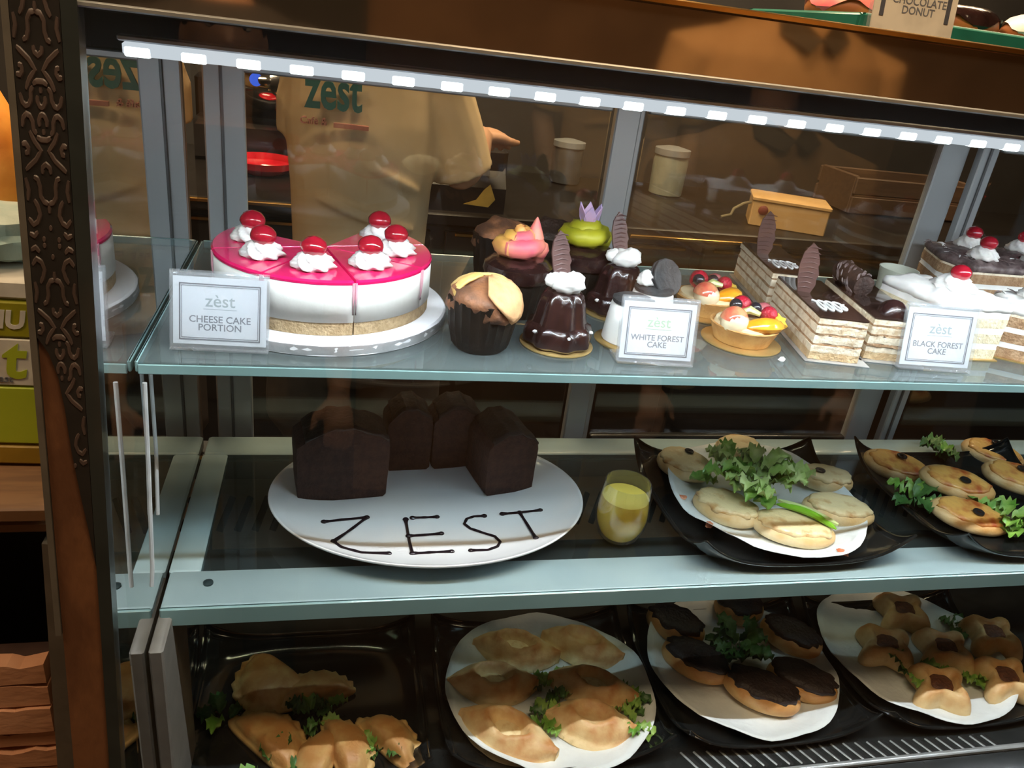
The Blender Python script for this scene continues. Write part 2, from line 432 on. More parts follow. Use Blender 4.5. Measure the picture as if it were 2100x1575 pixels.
def thing(name, label, cat, loc=(0, 0, 0), rz=0.0, group=None, rot=None):
    o = bpy.data.objects.new(name, None); COL.objects.link(o)
    o.empty_display_size = 0.02
    o.location = loc; o.rotation_euler = rot if rot else (0, 0, rz)
    o['label'] = label; o['category'] = cat
    if group: o['group'] = group
    return o


def tag(o, label, cat, group=None):
    o['label'] = label; o['category'] = cat
    if group: o['group'] = group
    return o


def struct(o):
    o['kind'] = 'structure'
    return o


def Mx(loc=(0, 0, 0), rx=0, ry=0, rz=0, s=1.0):
    return Matrix.Translation(loc) @ Matrix.Rotation(rz, 4, 'Z') @ Matrix.Rotation(ry, 4, 'Y') @ Matrix.Rotation(rx, 4, 'X') @ Matrix.Scale(s, 4)


def text_mesh(txt, size, matname, name, parent, M, align='CENTER', depth=0.0004, bold=0.0, shear=0.0):
    cu = bpy.data.curves.new(name, 'FONT')
    cu.body = txt; cu.size = size; cu.align_x = align; cu.align_y = 'CENTER'
    cu.extrude = depth; cu.offset = bold; cu.shear = shear; cu.resolution_u = 3; cu.space_line = 0.85
    t = bpy.data.objects.new(name, cu); COL.objects.link(t)
    dg = bpy.context.evaluated_depsgraph_get()
    me = bpy.data.meshes.new_from_object(t.evaluated_get(dg))
    bpy.data.objects.remove(t); bpy.data.curves.remove(cu)
    me.transform(M); me.materials.clear(); me.materials.append(MATS[matname])
    o = bpy.data.objects.new(name, me); COL.objects.link(o); o.parent = parent
    return o


# ---------------------------------------------------------------- main dimensions (metres)
Z1, Z2, Z3 = 1.18, 0.895, 0.60          # top glass shelf, lower shelf, deck
XL, XR = -0.17, 1.62                    # inside of the case
YF, YB = 0.694, 1.088                   # shelf front and back edges
YD = 1.10                               # sliding rear doors


def yg(z): return 0.570 + 0.10 * (z - 1.18)   # sloping front glass

# ================================================================ SETTING
RX0, RX1, RY0, RY1, RH = -2.0, 3.4, -2.2, 2.95, 2.75
struct(MB().box(((RX0 + RX1) / 2, (RY0 + RY1) / 2, -0.05), (RX1 - RX0, RY1 - RY0, 0.1)).build('floor', 'floor_tile', smooth=False))
struct(MB().box(((RX0 + RX1) / 2, (RY0 + RY1) / 2, RH + 0.05), (RX1 - RX0, RY1 - RY0, 0.1)).build('ceiling', 'ceiling', smooth=False))
struct(MB().box(((RX0 + RX1) / 2, RY1 + 0.05, RH / 2), (RX1 - RX0 + .2, 0.1, RH)).build('wall_back', 'wall_dark', smooth=False))
struct(MB().box(((RX0 + RX1) / 2, RY0 - 0.05, RH / 2), (RX1 - RX0 + .2, 0.1, RH)).build('wall_front', 'wall_warm', smooth=False))
struct(MB().box((RX0 - 0.05, (RY0 + RY1) / 2, RH / 2), (0.1, RY1 - RY0, RH)).build('wall_left', 'wall_left', smooth=False))
struct(MB().box((RX1 + 0.05, (RY0 + RY1) / 2, RH / 2), (0.1, RY1 - RY0, RH)).build('wall_right', 'wall_dark', smooth=False))

struct(MB().bbox(((RX0 + .12) / 2, RY0 + .02, RH / 2), (.12 - RX0, 0.04, RH), .005).build('added_dark_panel', 'wall_dark'))  # dark panel added out of view to darken the fascia's left reflection


def added_lamp(x, y, watts, label, w=0.9, d=0.3):  # unseen fittings added to give the warm room light
    t = thing('added_lamp', label, 'lamp', (x, y, RH), group='added warm lamps')
    f = MB()
    for sx in (-1, 1): f.bbox((sx * w / 2, 0, -0.03), (0.03, d + .03, 0.06), 0.004)
    for sy in (-1, 1): f.bbox((0, sy * d / 2, -0.03), (w, 0.03, 0.06), 0.004)
    f.build('frame', 'lamp_white', t)
    MB().box((0, 0, -0.035), (w - .03, d - .03, 0.01)).build('diffuser', 'lamp_warm', t, smooth=False)
    l = bpy.data.lights.new('lamp_light', 'AREA'); l.shape = 'RECTANGLE'; l.size = w - .06; l.size_y = d - .06
    l.energy = watts; l.color = (1.0, 0.72, 0.43)
    lo = bpy.data.objects.new('lamp_light', l); COL.objects.link(lo); lo.parent = t; lo.location = (0, 0, -0.045)


added_lamp(0.35, 0.05, ROOM_W, 'added out-of-view warm lamp over the customers before the display case')
added_lamp(-1.0, 0.3, ROOM_W * .8, 'added out-of-view warm lamp above the wooden shelf beside the case')
added_lamp(0.2, 1.62, KITCHEN_W, 'added out-of-view warm lamp above the staff in beige shirt')
added_lamp(1.7, 1.9, KITCHEN_W * .45, 'added out-of-view warm lamp above the far end of the back counter')

# ---------------------------------------------------------------- display case
case = thing('display_case', 'refrigerated glass pastry display case with sloping front glass and white light strip', 'display case', (0, 0, 0))
XC, XW = (XL + XR) / 2, XR - XL
# base cabinet and deck
MB().bbox((XC, 0.82, 0.28), (XW + .06, 0.62, 0.54), 0.006).build('base', 'black_panel', case)
deck = MB().bbox((XC, 0.83, Z3 - 0.022), (XW + .02, 0.55, 0.044), 0.003).build('deck', 'deck_black', case)
# diagonal vent slots along the deck front
slot = MB(); slot.bbox((0, 0, 0), (0.0035, 0.034, 0.0016), 0.0006); slot_me = slot.mesh('vent_slot', 'slot_light')
slot_dk = MB(); slot_dk.bbox((0, 0, 0), (0.008, 0.036, 0.0012), 0.0005); slotd_me = slot_dk.mesh('vent_slot', 'slot_dark')
for k in range(26):
    for me, dx in ((slotd_me, 0.0045), (slot_me, 0.0)):
        o = bpy.data.objects.new('vent_slot', me); COL.objects.link(o); o.parent = deck
        o.location = (0.50 + k * 0.0195 + dx, 0.672 - 0.0008 * k, Z3 + 0.0005); o.rotation_euler = (0, 0, radians(28))
# chrome trims at the deck front
for (y, z, h, m) in ((0.640, Z3 + 0.004, 0.008, 'front_trim'), (0.628, Z3 - 0.004, 0.007, 'alu_dark'), (0.617, Z3 - 0.012, 0.007, 'front_trim'), (0.605, Z3 - 0.024, 0.008, 'alu_dark')):
    MB().bbox((XC, y, z), (XW, 0.008, h), 0.002).build('front_trim', m, case)
# front glass (tilted pane)
zt, zb = 1.474, 0.565
fg = MB()
th = 0.004
fg.add([(-0.1605, yg(zb), zb), (XR, yg(zb), zb), (XR, yg(zt), zt), (-0.1605, yg(zt), zt),
        (-0.1605, yg(zb) + th, zb), (XR, yg(zb) + th, zb), (XR, yg(zt) + th, zt), (-0.1605, yg(zt) + th, zt)],
       [(0, 1, 2, 3), (5, 4, 7, 6), (0, 4, 5, 1), (3, 2, 6, 7), (0, 3, 7, 4), (1, 5, 6, 2)])
fg.build('front_glass', 'front_glass', case, smooth=False)
# left side glass and right end wall
MB().add([(-0.178, yg(zb) + .006, Z3 + .002), (-0.178, YD - .012, Z3 + .002), (-0.178, YD - .012, zt), (-0.178, yg(zt) + .006, zt),
          (-0.172, yg(zb) + .006, Z3 + .002), (-0.172, YD - .012, Z3 + .002), (-0.172, YD - .012, zt), (-0.172, yg(zt) + .006, zt)],
         [(0, 3, 2, 1), (4, 5, 6, 7), (0, 1, 5, 4), (2, 3, 7, 6), (0, 4, 7, 3), (1, 2, 6, 5)]).build('side_glass', 'side_glass', case, smooth=False)
MB().bbox((XR + .012, 0.85, 1.04), (0.02, 0.50, 0.87), 0.003).build('end_panel', 'alu_dark', case)
# lower left corner fittings: acrylic-edged bracket and steel upright
MB().bbox((-0.163, 0.70, 0.745), (0.014, 0.12, 0.28), 0.002).build('corner_bracket', 'bracket', case)
MB().bbox((-0.16, 0.665, 0.70), (0.006, 0.006, 0.035), 0.002).build('bracket_clip', 'alu', case)
# top: slab, fascia and trims
MB().bbox((XC, 0.888, 1.4975), (XW + .1, 0.574, 0.047), 0.003).build('top_slab', 'black_panel', case)
MB().bbox((XC, 0.5985, 1.499), (XW + .1, 0.006, 0.046), 0.0015).build('fascia', 'fascia', case)
MB().bbox((XC, 0.596, 1.4755), (XW + .1, 0.008, 0.004), 0.001).build('fascia_trim', 'alu', case)
MB().bbox((XC, 0.597, 1.5235), (XW + .1, 0.010, 0.005), 0.001).build('top_trim', 'brass', case)
# rear header and sill
MB().bbox((XC, 1.112, 1.441), (XW + .02, 0.05, 0.066), 0.003).build('rear_header', 'header_black', case)
MB().bbox((XC, 1.118, 0.72), (XW + .02, 0.05, 0.24), 0.003).build('rear_sill', 'alu_dark', case)
vp = MB(); vp.add([(XL, 1.045, 0.70), (XR, 1.045, 0.70), (XR, 1.09, 0.80), (XL, 1.09, 0.80), (XL, 1.05, 0.695), (XR, 1.05, 0.695), (XR, 1.093, 0.795), (XL, 1.093, 0.795)],
                  [(0, 1, 2, 3), (7, 6, 5, 4), (0, 4, 5, 1), (2, 6, 7, 3), (0, 3, 7, 4), (1, 5, 6, 2)])
vent = vp.build('vent_panel', 'steel', case, smooth=False)
vs = MB(); vs.bbox((0, 0, 0), (0.011, 0.058, 0.003), 0.001); vs_me = vs.mesh('vent_slot', 'slot_dark')
for k in range(66):
    o = bpy.data.objects.new('vent_slot', vs_me); COL.objects.link(o); o.parent = vent
    o.location = (-0.15 + k * 0.0265, 1.0675, 0.75); o.rotation_euler = (radians(66), 0, radians(0)); o.rotation_euler.y = radians(22)
MB().bbox((XC, 1.092, 0.838), (XW, 0.006, 0.006), 0.001).build('sill_trim', 'brass', case)


def rear_door(x0, x1, y, s0, s1):
    f = MB(); z0, z1 = 0.845, 1.408
    f.bbox((x0 + s0 / 2, y, (z0 + z1) / 2), (s0, 0.016, z1 - z0), 0.002)
    f.bbox((x1 - s1 / 2, y, (z0 + z1) / 2), (s1, 0.016, z1 - z0), 0.002)
    f.bbox(((x0 + x1) / 2, y, z1 - .005), (x1 - x0 - s0 - s1 + .002, 0.014, 0.010), 0.002)
    o = f.build('rear_door', 'alu', case)
    MB().bbox(((x0 + x1) / 2, y, z0 + .012), (x1 - x0 - s0 - s1, 0.014, 0.024), 0.002).build('bottom_rail', 'black_panel', o)
    g = MB().bbox((x0 + s0 * .45, y - .009, (z0 + z1) / 2), (0.004, 0.004, z1 - z0), 0.001).build('seal', 'alu_dark', o)
    MB().box(((x0 + x1) / 2, y, (z0 + .024 + z1) / 2), (x1 - x0 - s0 - s1, 0.004, z1 - z0 - .024)).build('pane', 'rear_glass', o, smooth=False)


rear_door(-0.160, 0.422, YD, 0.050, 0.036)
rear_door(0.400, 0.992, YD + 0.02, 0.036, 0.050)
rear_door(1.0, 1.6, YD, 0.030, 0.050)

# LED strip under the top, near the front glass
LY = 0.6045
led = MB().bbox((XC + 0.015, LY + .003, 1.4575), (XW - .03, 0.012, 0.004), 0.001).build('light_strip', 'alu', case)
MB().bbox((XC + 0.015, LY + .001, 1.4510), (XW - .035, 0.006, 0.0085), 0.0015).build('diffuser', 'led_diffuser', led)
chip = MB(); chip.bbox((0, 0, 0), (0.016, 0.0085, 0.0062), 0.0008); chip.mi[-1] = 0
for i_, f_ in enumerate(chip.f):
    zz_ = [chip.v[j_].z for j_ in f_]
    chip.mi[i_] = 0 if max(zz_) < -0.003 else 1
chip_me = chip.mesh('light_chip', ['led_chip', 'led_side'])
nch = 50
for k in range(nch):
    o = bpy.data.objects.new('light_chip', chip_me); COL.objects.link(o); o.parent = led
    o.location = (-0.128 + k * (XW - .06) / (nch - 1), LY + .001, 1.4493)

# pale strips added along the left glass, LED glare put into their colour
MB().tube([(-0.160, 0.680, Z1 - .014), (-0.161, 0.670, Z1 - .10), (-0.162, 0.655, Z1 - .20), (-0.163, 0.650, Z2 + .065)], 0.0021, 8).build('glare_strip', 'glare_white', case)
MB().tube([(-0.168, 0.74, Z1 - .03), (-0.168, 0.735, Z1 - .12), (-0.168, 0.72, Z2 + .10)], 0.0019, 8).build('glare_strip', 'glare_white', case)

# ---------------------------------------------------------------- shelves
sh = thing('glass_shelf', 'upper teal-edged glass shelf holding the cakes and sign cards', 'shelf', (XC, (YF + YB) / 2, Z1))
MB().box((0, 0, -0.004), (XW - .005, YB - YF, 0.008)).build('glass_panel', 'shelf_glass', sh, smooth=False)
MB().bbox((0, -(YB - YF) / 2 - .002, -0.006), (XW - .005, 0.0025, 0.010), 0.0008).build('front_edge', 'glass_edge', sh)
MB().bbox((0, (YB - YF) / 2 + .002, -0.005), (XW - .005, 0.004, 0.011), 0.0012).build('back_edge', 'glass_edge', sh)
MB().bbox((-(XW - .005) / 2 - .0015, 0, -0.005), (0.003, YB - YF, 0.011), 0.001).build('side_edge', 'glass_edge', sh)

s2 = thing('framed_shelf', 'lower glass shelf in a pale teal frame under the white plate', 'shelf', (XC, (YF + YB) / 2, Z2))
xl2, xr2, yb2 = XL, 1.62, 1.06
fr = MB()
yo = (YF + YB) / 2
fr.bbox((0, YF + 0.03 - yo, -0.008), (XW - .004, 0.06, 0.014), 0.002)
fw = fr.build('front_bar', 'teal_frame', s2)
MB().bbox((0, YF - 0.003 - yo, -0.011), (XW - .004, 0.005, 0.024), 0.0015).build('front_edge', 'glass_edge', s2)
MB().bbox((0, 1.035 - yo, -0.008), (XW - .004, 0.05, 0.014), 0.002).build('back_bar', 'teal_frame', s2)
for x, w in ((XL + .017, 0.034), (1.045, 0.03)):
    MB().bbox((x - XC, (YF + .06 + 1.01) / 2 - yo, -0.008), (w, 1.01 - YF - .06, 0.013), 0.002).build('side_bar', 'teal_frame', s2)
MB().box(((XL + .034 + 1.03) / 2 - XC, (YF + .06 + 1.01) / 2 - yo, -0.006), (1.03 - XL - .034, 1.01 - YF - .06, 0.006)).build('glass_panel', 'shelf_glass_low', s2, smooth=False)
MB().box(((1.06 + XR) / 2 - XC, (YF + .06 + 1.01) / 2 - yo, -0.006), (XR - 1.06, 1.01 - YF - .06, 0.006)).build('glass_panel', 'shelf_glass_low', s2, smooth=False)
sp = at(427, 1195, Z2)
MB().lathe([(0.0055, 0), (0.0055, 0.002), (0.003, 0.003)], 12, (sp.x - XC, sp.y - yo, -0.001)).build('screw', 'screw', s2)

# ---------------------------------------------------------------- decorated post at the left of the case
post = thing('corner_post', 'slanted brown corner post with dark damask pattern beside the case', 'post', (0, 0, 0))


def pp(x, z, off=0.0):
    """point on the front plane of the post (leans with the glass)"""
    return (0.974 * (x + 0.0223 * (z - 1.45)), yg(z) - 0.006 - off, z)


def post_slab(poly, o0, o1):
    b = MB(); n = len(poly)
    return b.rings([[pp(x, z, o0) for x, z in poly], [pp(x, z, o1) for x, z in poly]], True, True)


post_slab([(-0.2035, 0.0), (-0.1738, 0.0), (-0.1738, 1.53), (-0.2035, 1.53)], -0.02, 0.0).build('wood_core', 'post_wood', post)
post_slab([(-0.1735, 0.0), (-0.1635, 0.0), (-0.1635, 1.56), (-0.1735, 1.56)], -0.012, 0.003).build('glass_edge_trim', 'post_trim', post)
post_slab([(-0.2085, 1.0), (-0.204, 1.0), (-0.204, 1.56), (-0.2085, 1.56)], -0.02, 0.002).build('metal_edge', 'post_metal', post)
edge = [(-0.2035, 1.255), (-0.1965, 1.243), (-0.1915, 1.225), (-0.1885, 1.20), (-0.186, 1.165), (-0.182, 1.13), (-0.178, 1.10), (-0.174, 1.065)]
pan = post_slab(edge + [(-0.174, 1.56), (-0.2035, 1.56)], 0.0, 0.0022).build('pattern_panel', 'post_dark', post)


def zmin(x):
    for (x0, z0), (x1, z1) in zip(edge, edge[1:]):
        if x0 <= x <= x1: return z0 + (z1 - z0) * (x - x0) / (x1 - x0)
    return 9


ST = [[(-9, 22), (-10, 14), (-5, 7), (0, 5), (5, 7), (10, 14), (9, 22)], [(0, 26), (0, 34)], [(-18, 38), (-8, 42), (8, 42), (18, 38)]]
SD = [[(18, 34), (25, 28), (26, 16), (32, 8), (40, 6), (48, 11), (53, 24)], [(36, 30), (26, 44), (10, 58), (24, 72), (38, 80), (52, 88)],
      [(57, 50), (48, 49), (42, 55), (44, 62), (51, 63)], [(34, 98), (25, 101), (20, 112), (20, 127), (12, 136), (0, 138)],
      [(38, 133), (30, 142), (25, 155), (32, 167), (44, 172), (56, 162)], [(56, 100), (50, 118), (54, 134)], [(56, 186), (44, 190), (34, 183)]]
ST += [[(-11, 92), (-9, 83), (0, 78), (9, 83), (11, 92)], [(0, 138), (0, 152)]]
for s_ in SD:
    ST.append(s_); ST.append([(-x, y) for x, y in s_])
DOTS = [(0, 176), (20, 194), (-20, 194)]


def ribbon(b, pts, w, M):
    """flat embossed stroke with three-sided section"""
    P = [Vector(p) for p in pts]; rs = []
    for k, p in enumerate(P):
        d = (P[min(k + 1, len(P) - 1)] - P[max(k - 1, 0)]).normalized(); nrm = Vector((-d.y, d.x))
        q = w * (0.65 if k in (0, len(P) - 1) else 1.0)
        rs.append([M(p + nrm * q, 0), M(p + nrm * q * .6, .0007), M(p - nrm * q * .6, .0007), M(p - nrm * q, 0)])
    b.rings(rs, True, True, closed=True)


S_ = 0.00024
for t in range(7):
    b = MB(); zc = 1.405 - 0.0; half = 199 * 0.00043
    k = t - 2
    z0 = 1.4085 - k * half
    def mapf(p, off, k=k, z0=z0):
        x = -0.1888 + p.x * S_
        z = z0 - p.y * 0.00043 if k % 2 == 0 else z0 - (199 - p.y) * 0.00043
        return pp(x, z, 0.0022 + off)
    any_ = 0
    for s_ in ST:
        ok = True
        for p in s_:
            q = mapf(Vector(p), 0)
            xx = q[0] / 0.974 - 0.0223 * (q[2] - 1.45)
            if q[2] < zmin(xx) + .004 or q[2] > 1.555: ok = False
        if ok:
            # refine stroke
            fine = []
            for a, c in zip(s_, s_[1:]): fine += [a, ((a[0] + c[0]) / 2, (a[1] + c[1]) / 2)]
            fine.append(s_[-1]); ribbon(b, fine, 5.2, mapf); any_ += 1
    for (dx, dy) in DOTS:
        q = mapf(Vector((dx, dy)), 0); xx = q[0] / 0.974 - 0.0223 * (q[2] - 1.45)
        if q[2] > zmin(xx) + .004 and q[2] < 1.555:
            b.rings([[mapf(Vector((dx + r * cos(2 * pi * i / 8), dy + r * sin(2 * pi * i / 8))), o) for i in range(8)] for r, o in ((5, 0), (4, .0006))], True, True)
    if any_ > 5: b.build('damask_motif', 'damask', pan)

# ---------------------------------------------------------------- open shelving left of the post
xs0, xs1 = -0.80, -0.235
rack = thing('wooden_rack', 'wooden side rack of rough boards left of the corner post', 'shelf', (0, 0, 0))
zs = 1.5 - 0.615 * 0.80
for (dz, th_, dy) in ((0, 0.018, 0), (-0.022, 0.014, .01)):
    MB().bbox(((xs0 + xs1) / 2 - .02, 0.92 + dy, zs - 0.012 + dz), (xs1 - xs0 - .03, 0.40, th_), 0.003).build('shelf_board', 'shelf_wood', rack)
MB().rings([[(x + dx, y, z) for dx, y in ((-.013, .722), (.013, .716), (.016, .73), (.013, .745), (-.013, .745))] for x, z in ((-.325, 0.0), (-.292, .62), (-.268, .96))], True, True).build('metal_upright', 'post_metal', rack)
MB().bbox((xs0, 0.92, 0.44), (0.02, 0.36, 0.88), 0.004).build('side_board', 'shelf_wood', rack)
MB().bbox(((xs0 + xs1) / 2, 1.105, 0.44), (xs1 - xs0, 0.015, 0.86), 0.004).build('back_board', 'wall_dark', rack)
random.seed(3)
zt_ = 0.785
zcur = zt_
while zcur > 0.05:
    h = random.uniform(0.026, 0.048)
    p = MB(); n = 40; w = -.305 - xs0
    top = []; bot = []
    for i in range(n + 1):
        x = xs0 + w * i / n
        top.append((x, zcur - 0.0012 - 0.011 * max(0, noise.noise(Vector((x * 38, zcur * 19, 0))) + .12)))
        bot.append((x, zcur - h + 0.002 + 0.002 * noise.noise(Vector((x * 30, zcur * 9 - 5, 3)))))
    out = bot + top[::-1]
    yq = 0.735 + random.uniform(-.003, .003)
    p.rings([[(x, yq + .02, z) for x, z in out], [(x, yq, z) for x, z in out]], True, True)
    o = p.build('plank', 'plank', rack, smooth=False)
    zcur -= h
MB().box(((xs0 + xs1) / 2 - .01, 0.765, 0.40), (xs1 - xs0 - .03, 0.02, 0.76)).build('backing', 'plank_crack', rack, smooth=False)

# green and white carton on the rack
ZB = zs - 0.001
bx = thing('tea_carton', 'lime green carton with white band lettered t on the wooden rack', 'carton', (-0.362, 0.80, ZB), rz=radians(-3))
bw, bd = 0.19, 0.12
for (z0, z1, m, nm) in ((0.0, 0.025, 'box_gold', 'base_band'), (0.025, 0.095, 'box_green', 'lower_panel'), (0.095, 0.147, 'box_white', 'white_band'), (0.147, 0.188, 'box_olive', 'upper_band'), (0.188, 0.209, 'box_white', 'lid_band')):
    MB().bbox((0, bd / 2, (z0 + z1) / 2), (bw, bd, z1 - z0 - .0006), 0.003 if nm != 'white_band' else .001).build(nm, m, bx)
text_mesh('t', 0.062, 'box_green', 'letter', bx, Mx((0.052, -0.0006, 0.124), rx=pi / 2), bold=0.0015, shear=0.2)
text_mesh('NU', 0.026, 'box_white', 'lettering', bx, Mx((0.050, -0.0006, 0.167), rx=pi / 2), bold=0.001, shear=0.2)
text_mesh('roast', 0.012, 'card_text', 'lettering', bx, Mx((0.038, -0.0006, 0.103), rx=pi / 2), shear=0.25)
# wrapped goods on top of the carton
wr = MB()
wr.blob((0, 0, 0.028), (0.085, 0.05, 0.03), nz=0.35, nu=28, nv=16, seed=4, flatbot=-0.028)
tag(wr.build('wrapped_parcel', 'wrap_teal', loc=(-0.35, 0.86, ZB + .2095)), 'pale teal wrapped parcel lying on the lime green carton', 'parcel')
ob = MB()
ob.lathe([(0.03, 0), (0.055, 0.01), (0.06, 0.06), (0.05, 0.11), (0.03, 0.15), (0.012, 0.165), (0.03, 0.19)], 20, mod=lambda t, z, r: 1 + .06 * sin(5 * t + z * 40))
tag(ob.build('snack_bag', 'orange_bag', loc=(-0.375, 0.96, ZB + .2095)), 'bright orange gathered bag standing behind the teal parcel', 'bag')

# ================================================================ UPPER SHELF
def rosette(b, c, r, h, lobes=7, twist=1.6, n=42, mi=0, ry=0):
    """piped star swirl"""
    prof = [(0.0, 0.0), (0.8, 0.0), (1.0, 0.14), (0.98, 0.3), (0.86, 0.42), (0.8, 0.5), (0.76, 0.62), (0.6, 0.74), (0.5, 0.82), (0.34, 0.92), (0.0, 1.0)]
    b.lathe([(max(a * r, 1e-4), z * h) for a, z in prof], n, c, mi=mi,
            mod=lambda t, z, rr: 1 + 0.16 * cos(lobes * (t + twist * z / h)))


mat('pink_drip', (0.78, 0.42, 0.5), 0.3)
# ---- cheesecake: six slices on a board
CK = Vector((-0.006, 0.852, Z1)); CR = 0.1160; BT = 0.0135
bd_ = thing('cake_board', 'round white cake board under the pink cheesecake slices', 'cake board', CK)
MB().lathe([(0.134, 0.0), (0.1365, 0.001), (0.1365, 0.011), (0.135, 0.0125), (0.134, BT)], 64, sy=1.0).build('disc', 'cake_board', bd_)
MB().lathe([(0.1366, 0.0008), (0.1372, 0.003), (0.1368, 0.007), (0.1371, 0.0108), (0.1366, 0.0116)], 40, cap0=False, cap1=False,
           mod=lambda t, z, r: 1 + .0035 * sin(17 * t + z * 300)).build('foil_edge', 'foil_edge', bd_)
names = {-97.5: 'pink-glazed cheesecake slice at the centre front of the board', -52.5: 'pink-glazed cheesecake slice at the right front of the board',
         -7.5: 'pink-glazed cheesecake slice at the far right of the cake', 37.5: 'pink-glazed cheesecake slice at the back right, beside the gap',
         172.5: 'pink-glazed cheesecake slice at the back left, beside the gap', -142.5: 'pink-glazed cheesecake slice at the left front behind the sign card'}
for a, lb in names.items():
    t = thing('cheesecake_slice', lb, 'cake', CK + Vector((0, 0, BT + .0003)), rz=radians(a), group='pink cheesecake slices')
    def sector(r0, r1, off, n=12):
        ha = radians(22.5); o = []
        ap = off / sin(ha)
        o.append((ap, 0))
        for i in range(n + 1):
            q = -ha + 2 * ha * i / n
            qq = q * (1 - off / (r1 * ha))
            o.append((r1 * cos(qq), r1 * sin(qq)))
        return o
    m = MB(); m.prism(sector(0, CR - .001, .0008), 0, 0.0135); m.build('biscuit_base', 'biscuit', t)
    m = MB(); so = sector(0, CR, .0007)
    m.rings([[(x, y, z) for x, y in so] for z in (0.0137, 0.035, 0.053)], True, True); m.build('filling', 'cheese_filling', t)
    m = MB(); s1 = sector(0, CR + .0004, .0006); s2_ = sector(0, CR - .0015, .0016)
    m.rings([[(x, y, 0.0532) for x, y in s1], [(x, y, 0.0555) for x, y in s1], [(x, y, 0.0575) for x, y in s2_]], True, True); m.build('glaze', 'pink_glaze', t)
    # thin drip on the cut edges
    m = MB()
    for sgn in (-1, 1):
        q = sgn * radians(21.9)
        m.tube([(CR * cos(q), CR * sin(q), .055), ((CR + .0006) * cos(q), (CR + .0006) * sin(q), .04), ((CR + .0003) * cos(q), (CR + .0003) * sin(q), .022)], [.0016, .0012, .0005], 6)
    m.build('glaze_drip', 'pink_drip', t)
    m = MB(); rosette(m, (0.077, 0, 0.0575), 0.0205, 0.019); cr = m.build('cream_rosette', 'cream', t)
    m = MB(); m.blob((0.076, 0.0, 0.0785), (0.0132, 0.0132, 0.0108), nz=.06, nu=18, nv=12); m.build('cherry', 'cherry', cr)


# ---- sign cards in acrylic holders
def sign(pl, pr, line1, line2, logo, label, z=Z1, tilt=14):
    a = at(pl[0], pl[1], z); b = at(pr[0], pr[1], z)
    w = (b - a).length; c = (a + b) / 2; rz = atan2(b.y - a.y, b.x - a.x)
    t = thing('sign_card', label, 'sign', c, rz=rz)
    W_, H_ = w * 0.94, w * 0.735
    T = Mx((0, 0.002, 0.004), rx=pi / 2 - radians(tilt))     # local x,y on the card face, z toward the viewer
    MB().bbox((0, 0.016, 0.0015), (w, 0.036, 0.003), 0.001).build('foot', 'acrylic', t)
    MB().bbox((0, H_ / 2 + .001, -.0042), (w, H_ + .006, 0.0022), 0.0006, M=T).build('back_plate', 'acrylic', t)
    MB().bbox((0, H_ / 2 + .001, .0012), (w, H_ + .006, 0.0014), 0.0005, M=T).build('front_plate', 'acrylic', t)
    MB().tube([T @ Vector((-w / 2, H_ + .004, -.001)), T @ Vector((w / 2, H_ + .004, -.001))], 0.0022, 8).build('top_bend', 'acrylic', t)
    card = MB().box((0, H_ / 2 + .001, -.0014), (W_, H_ - .002, 0.0012), M=T).build('card', 'card', t, smooth=False)
    m = MB()
    for (iw, ih, th_) in ((W_ * .86, H_ * .80, .0011), (W_ * .82, H_ * .745, .0004)):
        for sx in (-1, 1): m.box((sx * iw / 2, H_ / 2, -.0006), (th_, ih + th_, .0004), M=T)
        for sy in (-1, 1): m.box((0, H_ / 2 + sy * ih / 2, -.0006), (iw, th_, .0004), M=T)
    m.build('border', 'card_line', card, smooth=False)
    L = w / .088
    text_mesh('zèst', .0165 * L, logo, 'logo', card, T @ Mx((0, H_ * .66, -.0007)), depth=.0001, bold=.0001)
    MB().box((0, H_ * .545, -.0006), (W_ * .36, .0005, .0003), M=T).build('logo_line', logo, card, smooth=False)
    text_mesh(line1 + '\n' + line2, .0089 * L, 'card_text', 'lettering', card, T @ Mx((0, H_ * .335, -.0007)), depth=.0001, bold=.0001)
    return t


sign((348, 717), (550, 727), 'CHEESE CAKE', 'PORTION', 'card_logo', 'clear-framed card reading CHEESE CAKE PORTION in front of the cheesecake')
sign((1264, 745), (1420, 754), 'WHITE FOREST', 'CAKE', 'card_logo_green', 'clear-framed card reading WHITE FOREST CAKE beside the fruit tart')
sign((1840, 757), (1988, 767), 'BLACK FOREST', 'CAKE', 'card_logo', 'clear-framed card reading BLACK FOREST CAKE before the white cream cake')

# ---- muffin in dark paper
def shell_patch(b, c, r, az0, az1, e_lo, e_hi, th=.003, nu=14, nv=9, seed=0.0):
    """thick curved piece of crust on an ellipsoid; e_lo(u) is its lower edge"""
    vs_ = []; fs_ = []
    for side in (0, 1):
        for i in range(nu):
            u = i / (nu - 1); a = radians(az0 + (az1 - az0) * u); lo = e_lo(u)
            for j in range(nv):
                e = radians(lo + (e_hi - lo) * j / (nv - 1))
                d = Vector((cos(e) * cos(a), cos(e) * sin(a), sin(e)))
                k = 1 + (th / r[0]) * (1 - side) + .05 * noise.noise(d * 3 + Vector((seed, 0, 0)))
                vs_.append((c[0] + d.x * r[0] * k, c[1] + d.y * r[1] * k, c[2] + d.z * r[2] * k))
    N = nu * nv
    for i in range(nu - 1):
        for j in range(nv - 1):
            q_ = i * nv + j
            fs_.append((q_, q_ + nv, q_ + nv + 1, q_ + 1)); fs_.append((N + q_, N + q_ + 1, N + q_ + nv + 1, N + q_ + nv))
    ring = [j for j in range(nv)] + [i * nv + nv - 1 for i in range(1, nu)] + [N - 1 - j for j in range(1, nv)] + [(nu - 1 - i) * nv for i in range(1, nu - 1)]
    for x, y in zip(ring, ring[1:] + ring[:1]): fs_.append((x, y, N + y, N + x))
    b.add(vs_, fs_)


